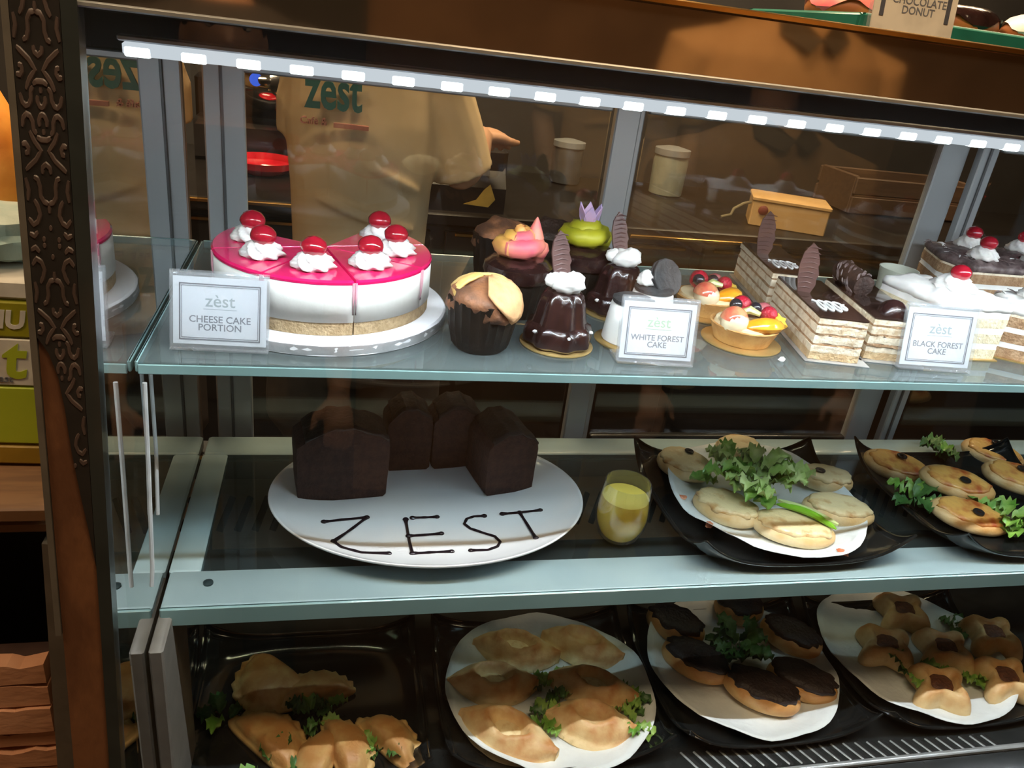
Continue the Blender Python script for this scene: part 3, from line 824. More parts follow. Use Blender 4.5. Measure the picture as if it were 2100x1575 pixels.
def muffin(px, py, label, top, s=1.0, cutflap=False, wrap='choc_wrapper', z=Z1):
    t = thing('muffin', label, 'muffin', at(px, py, z))
    hh = .80 if cutflap else 1.0
    m = MB(); m.lathe([(.026 * s, 0), (.0295 * s, .004 * s), (.034 * s, .03 * s * hh), (.0365 * s, .055 * s * hh), (.0378 * s, .068 * s * hh), (.035 * s, .069 * s * hh)], 48,
                      mod=lambda a, zz, r: 1 + (.022 * cos(24 * a) + .05 * noise.noise(Vector((cos(a), sin(a), zz * 30)))) * (zz > .002))
    m.build('paper_case', wrap, t)
    m = MB(); m.blob((0, 0, .060 * s * hh), (.0372 * s, .0372 * s, .026 * s), nz=.22, nu=28, nv=16, seed=s * 3, flatbot=-.012 * s); m.build('dome', 'muffin_brown' if cutflap else top, t)
    if cutflap:
        m = MB(); shell_patch(m, (0, 0, .047 * s), (.0385, .0385, .029), -20, 205, lambda u: 18 + 12 * sin(9 * u), 84, .003, 22, 8, 1); m.build('split_crown', 'muffin_yellow', t)
        m = MB(); shell_patch(m, (0.001, -.001, .047 * s), (.0392, .0392, .029), -98, 12, lambda u: 40 - 62 * max(0, 1 - abs(u - .42) / .42) + (12 if u > .84 else 0), 86, .0035, 18, 9, 3); m.build('torn_flap', 'muffin_cut', t)
    return t


mat('muffin_yellow', (0.8, 0.58, 0.22), 0.65, col2=(0.72, 0.45, 0.14), scale=60, bump=0.5, bscale=130)
muffin(983, 708, 'muffin in dark paper with split yellow crown right of the cheesecake', 'muffin_top', 1.02, True)
muffin(1022, 590, 'brown-topped muffin at the back, behind the pink frosted cupcake', 'muffin_brown', 1.05)
muffin(1122, 592, 'near-black chocolate muffin at the back between the frosted cupcakes', 'choc_crust', 1.08)


# ---- frosted chocolate cupcakes
def coils(b, c, r0, h, turns, rt, n=90, mi_fn=None):
    """piped soft swirl"""
    pts = []; rr = []
    for i in range(n + 1):
        q = i / n; a = q * turns * 2 * pi
        R_ = r0 * (1 - q) ** .8
        pts.append((c[0] + R_ * cos(a), c[1] + R_ * sin(a), c[2] + rt * .6 + q * h)); rr.append(rt * (1 - .45 * q) * (.35 if i in (0,) else 1))
    if mi_fn is None:
        b.tube(pts, rr, 8); return
    k = 0
    while k < n:
        e = k
        mi = mi_fn(k / n)
        while e < n and mi_fn(e / n) == mi: e += 1
        b.tube(pts[max(k - 1, 0):e + 1], rr[max(k - 1, 0):e + 1], 8, mi=mi); k = e


def cupcake(px, py, label, frost, s=1.0):
    t = thing('cupcake', label, 'cupcake', at(px, py, Z1))
    m = MB(); m.lathe([(.026 * s, 0), (.028 * s, .004 * s), (.034 * s, .042 * s), (.031 * s, .044 * s)], 40, mod=lambda a, z, r: 1 + .025 * cos(20 * a)); m.build('paper_case', 'choc_wrapper', t)
    m = MB(); m.lathe([(.031 * s, .043 * s), (.037 * s, .043 * s), (.0395 * s, .05 * s), (.038 * s, .058 * s), (.03 * s, .064 * s), (.002, .067 * s)], 40,
                      mod=lambda a, z, r: 1 + .03 * noise.noise(Vector((2 * cos(a), 2 * sin(a), z * 40)))); m.build('chocolate_cake', 'choc_gloss', t)
    m = MB()
    if frost == 'pink':
        coils(m, (0, 0, .065 * s), .024 * s, .024 * s, 2.6, .0115 * s, mi_fn=lambda q: 1 if q > .72 or .22 < (q * 2.6) % 1 < .62 else 0)
        m.blob((0, 0, .078 * s), (.02 * s, .02 * s, .015 * s))
        for v in m.v: v += Vector([.0028 * noise.noise(v * 110 + Vector((o_, 0, 0))) for o_ in (0, 5, 9)])
        m.build('frosting', ['frost_pink', 'frost_orange'], t)
        m = MB(); m.lathe([(.011, 0), (.008, .008), (.003, .02), (.0005, .024)], 10, (.014 * s, .0, .088 * s)); m.build('frosting_peak', 'frost_pink', t)
    else:
        coils(m, (0, 0, .065 * s), .025 * s, .022 * s, 2.6, .0115 * s)
        m.blob((0, 0, .077 * s), (.02 * s, .02 * s, .017 * s))
        for v in m.v: v += Vector([.0028 * noise.noise(v * 110 + Vector((o_, 0, 0))) for o_ in (0, 5, 9)])
        m.build('frosting', 'frost_green', t)
        for i in range(6):
            a = i * 2 * pi / 6 + .3
            m = MB()
            out = [(-.004, 0), (-.0075, .01), (-.006, .018), (0, .028), (.006, .018), (.0075, .01), (.004, 0)]
            T = Mx((.007 * cos(a), .007 * sin(a), .088 * s), rz=a - pi / 2) @ Matrix.Rotation(radians(72), 4, 'X')
            m.prism(out, 0, .0012, M=T); m.build('petal', 'petal', t)
    return t


cupcake(1052, 640, 'chocolate cupcake with pink and orange swirled frosting', 'pink', 1.06)
cupcake(1182, 612, 'chocolate cupcake with lime green frosting and lilac paper petals', 'green', 1.1)


# ---- glossy fluted chocolate cakes with cream and chocolate feather
def feather(b, c, h, w, tilt, rz, M=None):
    out = [(-w * .28, 0), (-w * .42, h * .25), (-w * .5, h * .55), (-w * .42, h * .8), (-w * .12, h), (w * .1, h * .93), (w * .34, h * .7), (w * .4, h * .6), (w * .36, h * .55), (w * .5, h * .38), (w * .42, h * .3), (w * .46, h * .18), (w * .3, 0)]
    T = Mx(c, rz=rz) @ Matrix.Rotation(radians(90) - tilt, 4, 'X')
    b.prism(out, -.0012, .0012, M=T)
    for k in range(9):                      # ribs pressed into the chocolate
        q = .08 + .1 * k; hw = w * (.30 + .12 * sin(q * 2.6))
        b.tube([T @ Vector((-hw, h * q, .0010)), T @ Vector((0, h * q + .0025, .0016)), T @ Vector((hw * .8, h * (q + .02), .0010))], [.0004, .0011, .0004], 5)


def fluted(px, py, label, s=1.0, z=Z1):
    t = thing('fluted_cake', label, 'cake', at(px, py, z))
    MB().lathe([(.040 * s, 0), (.041 * s, .0008), (.041 * s, .0018), (.040 * s, .0024)], 40).build('gold_board', 'gold_board', t)
    fl = lambda a, zz, r: 1 + .07 * cos(8 * a) * (1 if zz > .02 * s else .8)
    m = MB(); m.lathe([(.034 * s, .0026), (.037 * s, .006 * s), (.037 * s, .018 * s), (.0345 * s, .024 * s), (.0295 * s, .027 * s), (.0275 * s, .034 * s), (.025 * s, .048 * s), (.022 * s, .058 * s), (.018 * s, .062 * s), (.003, .0635 * s)], 64, mod=fl)
    m.build('chocolate_cake', 'choc_gloss', t)
    m = MB(); m.blob((.003, -.004, .072 * s), (.0175 * s, .016 * s, .011 * s), nz=.3, nu=20, nv=12, seed=2.1); m.blob((-.012 * s, .004, .072 * s), (.0095, .009, .0085), nz=.3, nu=14, nv=10, seed=5)
    m.blob((.008 * s, -.006, .077 * s), (.0105, .0105, .0085), nz=.25, nu=14, nv=10, seed=8); m.build('cream', 'cream', t)
    m = MB(); feather(m, (-.003, .008, .072 * s), .052 * s, .024 * s, radians(14), radians(12)); m.build('chocolate_feather', 'choc_shard', t)
    for k in range(5):
        a = radians(-150 + 62 * k); 
        m = MB(); m.blob((.036 * s * cos(a), .036 * s * sin(a), .021 * s), (.0028, .0028, .002), nz=.4, nu=8, nv=6, seed=k); m.build('sugar_drip', 'icing_white', t)
    return t


fluted(1140, 705, 'glossy fluted chocolate cake with cream and feather on gold board, nearest the glass', 1.0)
fluted(1258, 640, 'glossy fluted chocolate cake with cream and feather, under the lime frosting', 1.0)

# ---- cookie cheesecakes
def oreo(px, py, label, cookie=True):
    t = thing('cookie_cheesecake', label, 'cake', at(px, py, Z1))
    MB().lathe([(.036, 0), (.037, .0008), (.037, .0018), (.036, .0024)], 36).build('gold_board', 'gold_board', t)
    m = MB(); m.lathe([(.028, .0026), (.029, .004), (.0265, .030), (.024, .046), (.022, .048)], 36); m.build('cheesecake', 'cheese_filling', t)
    m = MB(); m.lathe([(.024, .0482), (.0238, .052), (.018, .0545), (.003, .055)], 28, mod=lambda a, z, r: 1 + .06 * noise.noise(Vector((3 * cos(a), 3 * sin(a), z * 90)))); m.build('crumb_top', 'oreo', t)
    if cookie:
        m = MB(); rosette(m, (-.012, 0, .055), .011, .018, n=28); m.build('cream', 'cream', t)
        T = Mx((.012, 0, .064), rz=radians(25)) @ Matrix.Rotation(radians(62), 4, 'X')
        m = MB()
        m.lathe([(.001, -.005), (.0215, -.005), (.0225, -.004), (.0225, -.0018), (.0215, -.001)], 36, M=T, mod=lambda a, z, r: 1 + (.018 * cos(24 * a) if r > .02 else 0))
        m.lathe([(.0215, .001), (.0225, .0018), (.0225, .004), (.0215, .005), (.018, .0052), (.017, .0047), (.001, .0047)], 36, M=T, mod=lambda a, z, r: 1 + (.018 * cos(24 * a) if r > .02 else 0))
        ck = m.build('cookie', 'oreo', t)
        m = MB(); m.lathe([(.019, -.001), (.0195, 0), (.019, .001)], 30, M=T); m.build('cookie_cream', 'cream', ck)
    return t


oreo(1283, 700, 'small white cheesecake half hidden behind the WHITE FOREST CAKE card', False)
oreo(1325, 672, 'small cheesecake topped with a leaning dark sandwich cookie', True)


# ---- fruit tarts
def tart(px, py, label, rz=0.0, s=1.0, var=0):
    t = thing('fruit_tart', label, 'tart', at(px, py, Z1), rz=rz)
    MB().lathe([(.047 * s, 0), (.048 * s, .0008), (.048 * s, .0018), (.047 * s, .0024)], 40).build('gold_board', 'gold_board', t)
    m = MB(); m.lathe([(.030 * s, .0026), (.033 * s, .003), (.040 * s, .021), (.0415 * s, .0235), (.0395 * s, .0245), (.037 * s, .021), (.001, .02)], 60, mod=lambda a, z, r: 1 + (.008 * cos(30 * a) if r > .03 else 0)); m.build('pastry_shell', 'tart_shell', t)
    m = MB(); m.lathe([(.0365 * s, .0205), (.035 * s, .026), (.02 * s, .0285), (.001, .029)], 30); m.build('custard', 'custard', t)
    fr_ = lambda nm, c, r, mt, **k: MB().blob(c, r, nu=16, nv=11, **k).build(nm, mt, t)
    Mr = lambda x, y: (x, y)
    fr_('apple_piece', (-.022, -.014, .029), (.0165, .0165, .0165), 'apple_flesh', flatbot=-.008)
    m = MB(); m.blob((-.0225, -.012, .0315), (.0166, .0166, .0166), nu=18, nv=12, flatbot=.002); m.build('apple_skin', 'apple_skin', t)
    m = MB(); pts = []
    for i in range(11):
        q = -1 + 2 * i / 10
        pts.append((.013 + .027 * q, -.026 + .010 * q * q + .003 * q, .031 - .004 * q * q))
    m.tube(pts, [.003, .0075, .0105, .012, .0128, .013, .0128, .012, .0105, .0075, .003], 10, flat=.7); m.build('peach_slice', 'peach', t)
    fr_('blueberry', (-.012, .010, .043), (.0078, .0078, .0074), 'blueberry')
    fr_('blueberry', (.011, .004, .042), (.0074, .0074, .007), 'blueberry')
    fr_('raspberry', (.0, .018, .0395), (.0125, .0125, .0125), 'raspberry', nz=.05)
    fr_('cherry_half', (.0245, -.006, .038), (.010, .010, .010), 'raspberry')
    fr_('grape', (.027, .012, .036), (.0125, .0105, .0105), 'grape')
    m = MB(); m.tube([(-.009, .002, .036), (.0, -.004, .042), (.009, -.013, .040)], [.004, .0065, .0035], 8, flat=.8); m.build('kiwi_slice', 'kiwi', t)
    m = MB(); T = Mx((.036, -.012, .031), rz=.5, rx=.6)
    m.prism([(.011 * (1 if k % 2 == 0 else .5) * cos(k * pi / 5), .011 * (1 if k % 2 == 0 else .5) * sin(k * pi / 5)) for k in range(10)], 0, .005, M=T); m.build('mango_star', 'mango', t)
    return t


tart(1518, 700, 'fruit tart on gold board right of the WHITE FOREST CAKE card', 0.0)
tart(1442, 640, 'fruit tart at the back, partly hidden behind the card', 0.5)
cb = MB(); cb.blob((0, 0, .003), (.004, .0035, .0032), nz=.4, nu=10, nv=7)
tag(cb.build('icing_crumb', 'crumb', loc=at(1602, 742, Z1)), 'tiny white crumb of icing fallen beside the fruit tart board', 'crumb')


# ---- layered coffee cake bars
def layered(b0, L, Wd, label, rz, topping, script=True, shard=True, H=.05, cols=None, name='layer_cake'):
    t = thing(name, label, 'cake', b0, rz=rz)
    MB().bbox((Wd / 2 + .004, L / 2, .0008), (Wd + .018, L + .012, .0016), .0004).build('silver_board', 'silver_board', t)
    lay = cols or [('sponge_pale', .009), ('coffee_cream', .008), ('sponge', .003), ('coffee_cream', .0095), ('sponge', .003), ('coffee_cream', .009), ('sponge', .0025), ('coffee_cream', .006)]
    z = .002; random.seed(int(L * 1e4) + int(b0[0] * 1e3))
    tot = sum(h for _, h in lay); sc_ = H / tot
    for k, (mm, h) in enumerate(lay):
        h *= sc_; m = MB(); n = 14; ins = random.uniform(0, .0012)
        def edge_pts(zz):
            P = []
            for (xa, ya, xb, yb) in ((ins, ins, Wd - ins, ins), (Wd - ins, ins, Wd - ins, L - ins), (Wd - ins, L - ins, ins, L - ins), (ins, L - ins, ins, ins)):
                for i in range(n):
                    q = i / n; x = xa + (xb - xa) * q; y = ya + (yb - ya) * q
                    d = .0013 * noise.noise(Vector((x * 160, y * 160, zz * 400)))
                    P.append((x + d, y + d, zz + .0014 * noise.noise(Vector((x * 90, y * 90, k * 3)))))
            return P
        m.rings([edge_pts(z), edge_pts(z + h * .5), edge_pts(z + h)], True, True)
        m.build('cake_layer', mm, t); z += h
    MB().bbox((Wd / 2, L / 2, z + .0014), (Wd - .001, L - .001, .003), .001).build('chocolate_glaze', 'glaze_dark', t)
    z += .003
    if script:
        m = MB(); pts = []
        y0 = L * .16
        for i in range(91):
            q = i / 90; w_ = q * 2 * pi * 4
            pts.append((Wd * (.16 + .62 * q) + .005 * sin(w_), y0 + .014 + .017 * cos(w_) * (1 if q < .8 else .55), z + .0012))
        m.tube(pts, .0013, 6); m.build('icing_script', 'icing_white', t)
    if shard:
        m = MB(); feather(m, (Wd * .22, L * .60, z - .001), .062, .026, radians(4), radians(-10)); m.build('chocolate_feather', 'choc_shard', t)
    return t, z


fl_ = at(1655, 738, Z1); rzs = -radians(11)
layered(fl_, .155, .060, 'layered coffee cake bar with white icing squiggle, nearest the glass', rzs, None)
d_ = Vector((sin(-rzs), cos(-rzs), 0))
layered(fl_ + d_ * .172 + Vector((0, 0, 0)), .155, .060, 'layered coffee cake bar with white icing squiggle, farther back', rzs, None)
b3 = at(1762, 738, Z1) + Vector((.003, 0, 0))
t3, z3_ = layered(b3, .155, .062, 'layered coffee cake bar with chocolate dome behind the BLACK FOREST CAKE card', rzs, None, False, False)
MB().blob((.030, .022, z3_ - .002), (.018, .018, .019), nu=24, nv=14, flatbot=.001).build('chocolate_dome', 'choc_gloss', t3)
# shaggy chocolate roll lying on it
m = MB(); rl = []
random.seed(5)
pts = [(.008, .095, z3_ + .016), (.018, .055, z3_ + .015), (.026, .02 + .022, z3_ + .014)]
m.lathe([(.004, 0), (.012, .002), (.0145, .008), (.0145, .05), (.0135, .062), (.006, .064)], 22, M=Mx((.012, .15, z3_ + .016), rx=radians(95), rz=radians(8)), mod=lambda a, z, r: 1 + .1 * noise.noise(Vector((2 * cos(a), 2 * sin(a), z * 120))))
rollp = m.build('chocolate_roll', 'choc_matt', t3)
m = MB()
for k in range(70):
    a = random.uniform(0, 2 * pi); q = random.uniform(.005, .06); T = Mx((.012, .15, z3_ + .016), rx=radians(95), rz=radians(8))
    p = [T @ Vector((.0152 * cos(a + da), .0152 * sin(a + da), q + dq)) for da, dq in ((-.25, -.002), (0, 0), (.25, .002))]
    m.tube(p, [.0005, .0016, .0005], 5)
m.build('chocolate_flakes', 'shaving', rollp, kind='stuff')

# ---- small cup
cp = thing('paper_cup', 'small plain pale cup standing behind the chocolate-topped bar', 'cup', at(1822, 618, Z1))
MB().lathe([(.021, 0), (.022, .001), (.0275, .05), (.0283, .0505), (.0283, .052), (.0268, .052), (.0212, .003), (.001, .0025)], 40).build('body', 'cup_white', cp)

# ---- white forest and black forest pieces
def cake_piece(b0, out, label, rz, layers, top, H, name):
    t = thing(name, label, 'cake', b0, rz=rz)
    cx = sum(p[0] for p in out) / len(out); cy = sum(p[1] for p in out) / len(out)
    MB().prism([(cx + (x - cx) * 1.08, cy + (y - cy) * 1.08) for x, y in out], 0, .0016).build('gold_board', 'gold_board', t)
    z = .0018; tot = sum(h for _, h in layers)
    for k, (mm, h) in enumerate(layers):
        h *= H / tot; m = MB(); P = []
        for (xa, ya), (xb, yb) in zip(out, out[1:] + out[:1]):
            for i in range(12): P.append((xa + (xb - xa) * i / 12, ya + (yb - ya) * i / 12))
        def rg(zz, s=1.0): return [(cx + (x - cx) * s + .0008 * noise.noise(Vector((x * 150, y * 150, zz * 300))), cy + (y - cy) * s + .0008 * noise.noise(Vector((x * 150, y * 150, zz * 300 + 9))), zz) for x, y in P]
        m.rings([rg(z), rg(z + h * .5, 1.004 if 'sponge' in mm else .995), rg(z + h)], True, True); m.build('cake_layer', mm, t); z += h
    # thick rough cream crown
    m = MB(); n = 18; vs_ = []; fs_ = []
    P = []
    for (xa, ya), (xb, yb) in zip(out, out[1:] + out[:1]):
        for i in range(14): P.append((xa + (xb - xa) * i / 14, ya + (yb - ya) * i / 14))
    def rr(s, zz, am): return [(cx + (x - cx) * s, cy + (y - cy) * s, zz + am * noise.noise(Vector((x * 70 * s, y * 70 * s, 4)))) for x, y in P]
    m.rings([rr(1.0, z - .001, .0), rr(1.015, z + .005, .003), rr(.98, z + .010, .005), rr(.85, z + .012, .006), rr(.6, z + .013, .006), rr(.3, z + .015, .004), rr(.02, z + .016, .0)], True, True)
    m.build('cream_crown', top, t)
    return t, z + .012


wl = [('sponge_pale', .012), ('cream', .008), ('sponge_pale', .012), ('cream', .008), ('coffee_cream', .010), ('cream', .012)]
mat('vanilla_sponge', (0.78, 0.7, 0.5), 0.9, col2=(0.7, 0.6, 0.4), scale=80, bump=0.7, bscale=240)
wl = [('vanilla_sponge', .012), ('cream', .007), ('vanilla_sponge', .012), ('cream', .007), ('vanilla_sponge', .012), ('cream', .008)]
wb = at(1880, 733, Z1)
wf, zt3 = cake_piece(wb, [(0.012, 0), (.110, -.002), (.118, .05), (.055, .115), (-.002, .10)], 'white cream cake piece with one cherry behind the BLACK FOREST CAKE card', 0, wl, 'cream', .062, 'white_forest_cake')
m = MB(); rosette(m, (.062, .05, zt3 - .002), .026, .022, n=36); rs_ = m.build('cream_rosette', 'cream', wf)
MB().blob((.062, .046, zt3 + .022), (.0125, .0125, .0105), nu=18, nv=12).build('cherry', 'cherry', rs_)


def shavings(b, x0, x1, y0, y1, z, n, seed):
    random.seed(seed)
    for k in range(n):
        x = random.uniform(x0, x1); y = random.uniform(y0, y1); a = random.uniform(0, pi); l = random.uniform(.005, .011)
        zz = z + random.uniform(0, .006)
        b.tube([(x - l * cos(a), y - l * sin(a), zz), (x, y, zz + .002), (x + l * cos(a), y + l * sin(a), zz + random.uniform(-.001, .003))], [.0006, .0018, .0006], 5, mi=random.choice((0, 0, 1)), flat=.5)


bl = [('sponge', .014), ('cream', .007), ('sponge', .014), ('cream', .007), ('sponge', .014), ('coffee_cream', .004)]
bb = at(1965, 640, Z1)
bf, zb_ = cake_piece(bb, [(0, .0), (.16, -.005), (.21, .05), (.19, .12), (.02, .135), (-.01, .06)], 'large black forest cake with chocolate shavings and cherries at the back right', 0, bl, 'shaving', .062, 'black_forest_cake')
m = MB(); shavings(m, .0, .19, .01, .12, zb_ - .004, 150, 11); m.build('chocolate_shavings', ['shaving', 'icing_white'], bf, kind='stuff')
for (x, y) in ((.035, .03), (.065, .095), (.125, .02), (.16, .09)):
    m = MB(); rosette(m, (x, y, zb_), .021, .022, n=32); r_ = m.build('cream_rosette', 'cream', bf)
    MB().blob((x, y - .002, zb_ + .025), (.0125, .0125, .0105), nu=16, nv=11).build('cherry', 'cherry', r_)
sb = at(2052, 748, Z1) + Vector((.005, .008, 0))
bs, zs_ = cake_piece(sb, [(0, .02), (.05, -.012), (.13, .0), (.13, .08), (.03, .075)], 'black forest cake slice with brown and white layers at the right edge', 0, bl, 'cream', .058, 'black_forest_slice')
m = MB(); shavings(m, .02, .11, .005, .07, zs_ - .004, 60, 12); m.build('chocolate_shavings', ['shaving', 'icing_white'], bs, kind='stuff')
m = MB(); rosette(m, (.06, .04, zs_), .021, .022, n=32); r_ = m.build('cream_rosette', 'cream', bs)
MB().blob((.06, .038, zs_ + .025), (.0125, .0125, .0105), nu=16, nv=11).build('cherry', 'cherry', r_)

# ================================================================ LOWER SHELF
# ---- oval plate with ZEST written in sauce
zr = Z2 + 0.030
pL, pR, pF, pB = at(553, 985, zr), at(1180, 985, zr), at(880, 1168, zr - .004), at(870, 890, zr)
PC = Vector(((pL.x + pR.x) / 2, (pF.y + pB.y) / 2, Z2)); PA = (pR.x - pL.x) / 2; PBq = (pB.y - pF.y) / 2


def plate_h(q):
    """upper surface height of the plate at normalised radius q"""
    if q < .55: return .008
    u = (q - .55) / .45
    return .008 + .022 * u * u * (1.25 - .25 * u)


plate = thing('oval_plate', 'large white oval plate lettered ZEST in dark sauce', 'plate', PC)
prof = [(.35, 0), (.42, .0), (.44, .003)] + [(q, plate_h(q) - .005) for q in (.55, .65, .75, .85, .95)] + [(.992, plate_h(.99) - .003), (1.0, plate_h(1) - .001), (.995, plate_h(1) + .0005), (.98, plate_h(.98))] \
    + [(q, plate_h(q)) for q in (.92, .85, .78, .7, .62, .55, .4, .2, .01)]
MB().lathe([(r * PA, z) for r, z in prof], 96, sy=PBq / PA).build('dish', 'porcelain', plate)


def onplate(px, py):
    z = Z2 + .012
    for _ in range(6):
        p = at(px, py, z); q = sqrt(((p.x - PC.x) / PA) ** 2 + ((p.y - PC.y) / PBq) ** 2); z = Z2 + plate_h(min(q, 1)) + .0008
    return at(px, py, z) - PC


LET = {'z_letter': [[(664, 1070), (700, 1066), (752, 1061)], [(752, 1061), (722, 1084), (684, 1110)], [(684, 1110), (700, 1122), (740, 1133), (797, 1135)]],
       'e_letter': [[(832, 1065), (836, 1090), (840, 1112), (846, 1135)], [(846, 1062), (870, 1061), (896, 1060)], [(838, 1099), (870, 1097), (905, 1094)], [(846, 1135), (880, 1133), (926, 1131)]],
       's_letter': [[(993, 1058), (972, 1059), (957, 1064), (952, 1074), (965, 1084), (992, 1093), (1015, 1100), (1026, 1111), (1020, 1121), (1000, 1128), (966, 1129)]],
       't_letter': [[(1030, 1054), (1065, 1051), (1108, 1046)], [(1066, 1051), (1080, 1073), (1099, 1103)]]}
for nm, sts in LET.items():
    m = MB()
    for st in sts:
        P = [onplate(*p) for p in st]; fine = []
        for a, b in zip(P, P[1:]): fine += [a, a.lerp(b, .33), a.lerp(b, .66)]
        fine.append(P[-1]); k = len(fine)
        rr = [(.0036 if i == 0 else (.003 if i == k - 1 else .0021 + .0006 * noise.noise(Vector((i * .9, st[0][0], 0))))) for i in range(k)]
        m.tube(fine, rr, 8, flat=.6)
        m.blob(fine[0], (.0042, .0038, .0024), nu=10, nv=6); m.blob(fine[-1], (.004, .0034, .0022), nu=10, nv=6)
    m.build(nm, 'choc_sauce', plate, label='letter drawn in dark chocolate sauce')


# ---- chocolate loaf cake slices on the plate
def loaf_slice(a, b, H, T, label, lean=0.0, seed=0.0):
    """a-b: bottom front edge in pixels; T thickness going back"""
    zq = Z2 + .0085
    A, B = at(a[0], a[1], zq), at(b[0], b[1], zq)
    w = (B - A).length; rz = atan2(B.y - A.y, B.x - A.x)
    t = thing('loaf_cake_slice', label, 'cake', A, rz=rz, group='chocolate loaf cake slices')
    out = [(0.004, 0), (w - .004, 0), (w, .004), (w * 1.02, H * .72), (w * 1.0, H * .80), (w * .9, H * .88), (w * .74, H * .93), (w * .62, H * 1.0), (w * .48, H * .985), (w * .36, H * .995), (w * .22, H * .93), (w * .08, H * .85), (-w * .01, H * .78), (-w * .02, H * .70), (0, .004)]
    P = []
    for (xa, za), (xb, zb2) in zip(out, out[1:] + out[:1]):
        for i in range(4): P.append((xa + (xb - xa) * i / 4, za + (zb2 - za) * i / 4))
    def ring(y, s, am): return [(w / 2 + (x - w / 2) * s + am * noise.noise(Vector((x * 90, z * 90, seed + y * 50))), y + lean * z, .0 + z * s + (am * noise.noise(Vector((x * 90, z * 90, seed + 7 + y * 50))) if z > .01 else 0)) for x, z in P]
    m = MB(); m.rings([ring(0.0, .985, .0006), ring(.002, 1, .001), ring(T * .5, 1, .0015), ring(T - .002, 1, .001), ring(T, .985, .0006)], True, True)
    m.build('crumb', 'choc_loaf', t)
    top = [p for p in out if p[1] > H * .7]
    m = MB(); top = top[1:-1] if len(top) > 6 else top
    Q = []
    for (xa, za), (xb, zb2) in zip(top, top[1:]):
        for i in range(5): Q.append((xa + (xb - xa) * i / 5, za + (zb2 - za) * i / 5))
    Q.append(top[-1])
    rs = []
    for i in range(9):
        y = -.001 + (T + .002) * i / 8
        rs.append([(x + .0018 * noise.noise(Vector((x * 60, z * 60, y * 90 + seed))), y + lean * z, z + .0028 + .003 * noise.noise(Vector((x * 70, y * 70, seed)))) for x, z in Q]
                  + [(x, y + lean * z, z - .001) for x, z in Q[::-1]])
    m.rings(rs, True, True); m.build('crust', 'choc_crust', t)
    return t


loaf_slice((610, 1033), (792, 1017), .106, .058, 'thick chocolate loaf cake chunk at the left of the ZEST plate', seed=1)
loaf_slice((792, 966), (880, 962), .097, .05, 'upright chocolate loaf cake slice, left one of the back pair', seed=2)
loaf_slice((884, 962), (980, 957), .097, .05, 'upright chocolate loaf cake slice, right one of the back pair', seed=3)
loaf_slice((993, 1018), (1090, 1004), .094, .075, 'thick chocolate loaf cake chunk at the right of the ZEST plate', seed=4)

# ---- glass of juice
jp = at(1266, 1098, Z2)
jg = thing('juice_glass', 'small stemless glass of yellow orange juice beside the white plate', 'glass', jp)
JS = 1.0
ip = [(0.02145, 0.00432), (0.02585, 0.00972), (0.03135, 0.02376), (0.033, 0.03672), (0.03135, 0.054)]
MB().lathe([(0.0209, 0), (0.02365, 0.000864), (0.02805, 0.00648), (0.03355, 0.02268), (0.03542, 0.03672), (0.03355, 0.05616), (0.03025, 0.08424), (0.02948, 0.08478), (0.02882, 0.08424), (0.0319, 0.05616), (0.03366, 0.03672), (0.0319, 0.02376), (0.0264, 0.00972), (0.02145, 0.004104), (0.0011, 0.003888)], 44).build('tumbler', 'tumbler', jg)
j = MB().lathe([(0.02112, 0.00432), (0.02596, 0.010044), (0.03157, 0.02376), (0.03333, 0.03672), (0.03157, 0.05616), (0.0308, 0.06264)], 40, cap1=False).build('juice', 'juice', jg)
MB().lathe([(0.0308, 0.06264), (0.022, 0.062424), (0.0011, 0.062424)], 40, cap0=False, cap1=True).build('juice_surface', 'juice_top', j)


# ---- platters
def tray(c, hw, hd, label, rz=0.0, lift=.036):
    t = thing('black_tray', label, 'tray', c, rz=rz, group='black trays')
    n = 28; vs_ = []; fs_ = []
    def hgt(u, v):
        m_ = max(abs(u), abs(v))
        return .003 + .012 * max(0, (m_ - .72) / .28) ** 2 + lift * (abs(u * v)) ** 4
    for side in (1, 0):
        for j in range(n + 1):
            for i in range(n + 1):
                u = -1 + 2 * i / n; v = -1 + 2 * j / n
                # sides bow outwards
                x = hw * u * (1 + .03 * (1 - v * v)); y = hd * v * (1 + .06 * (1 - u * u))
                vs_.append((x, y, hgt(u, v) - (0 if side else .0029)))
    N = (n + 1) ** 2
    for j in range(n):
        for i in range(n):
            a = j * (n + 1) + i
            fs_.append((a, a + 1, a + n + 2, a + n + 1)); fs_.append((N + a, N + a + n + 1, N + a + n + 2, N + a + 1))
    bd2 = [i for i in range(n + 1)] + [(k + 1) * (n + 1) - 1 for k in range(1, n + 1)] + [N - 1 - i for i in range(1, n + 1)] + [(n - k) * (n + 1) for k in range(1, n)]
    for a, b in zip(bd2, bd2[1:] + bd2[:1]): fs_.append((b, a, N + a, N + b))
    m = MB(); m.add(vs_, fs_); m.build('dish', 'tray_black', t)
    rim = [vs_[i] for i in bd2]
    MB().tube([Vector(p) + Vector((0, 0, -.001)) for p in rim + rim[:1]], .0018, 6).build('rim', 'tray_black', t)
    return t


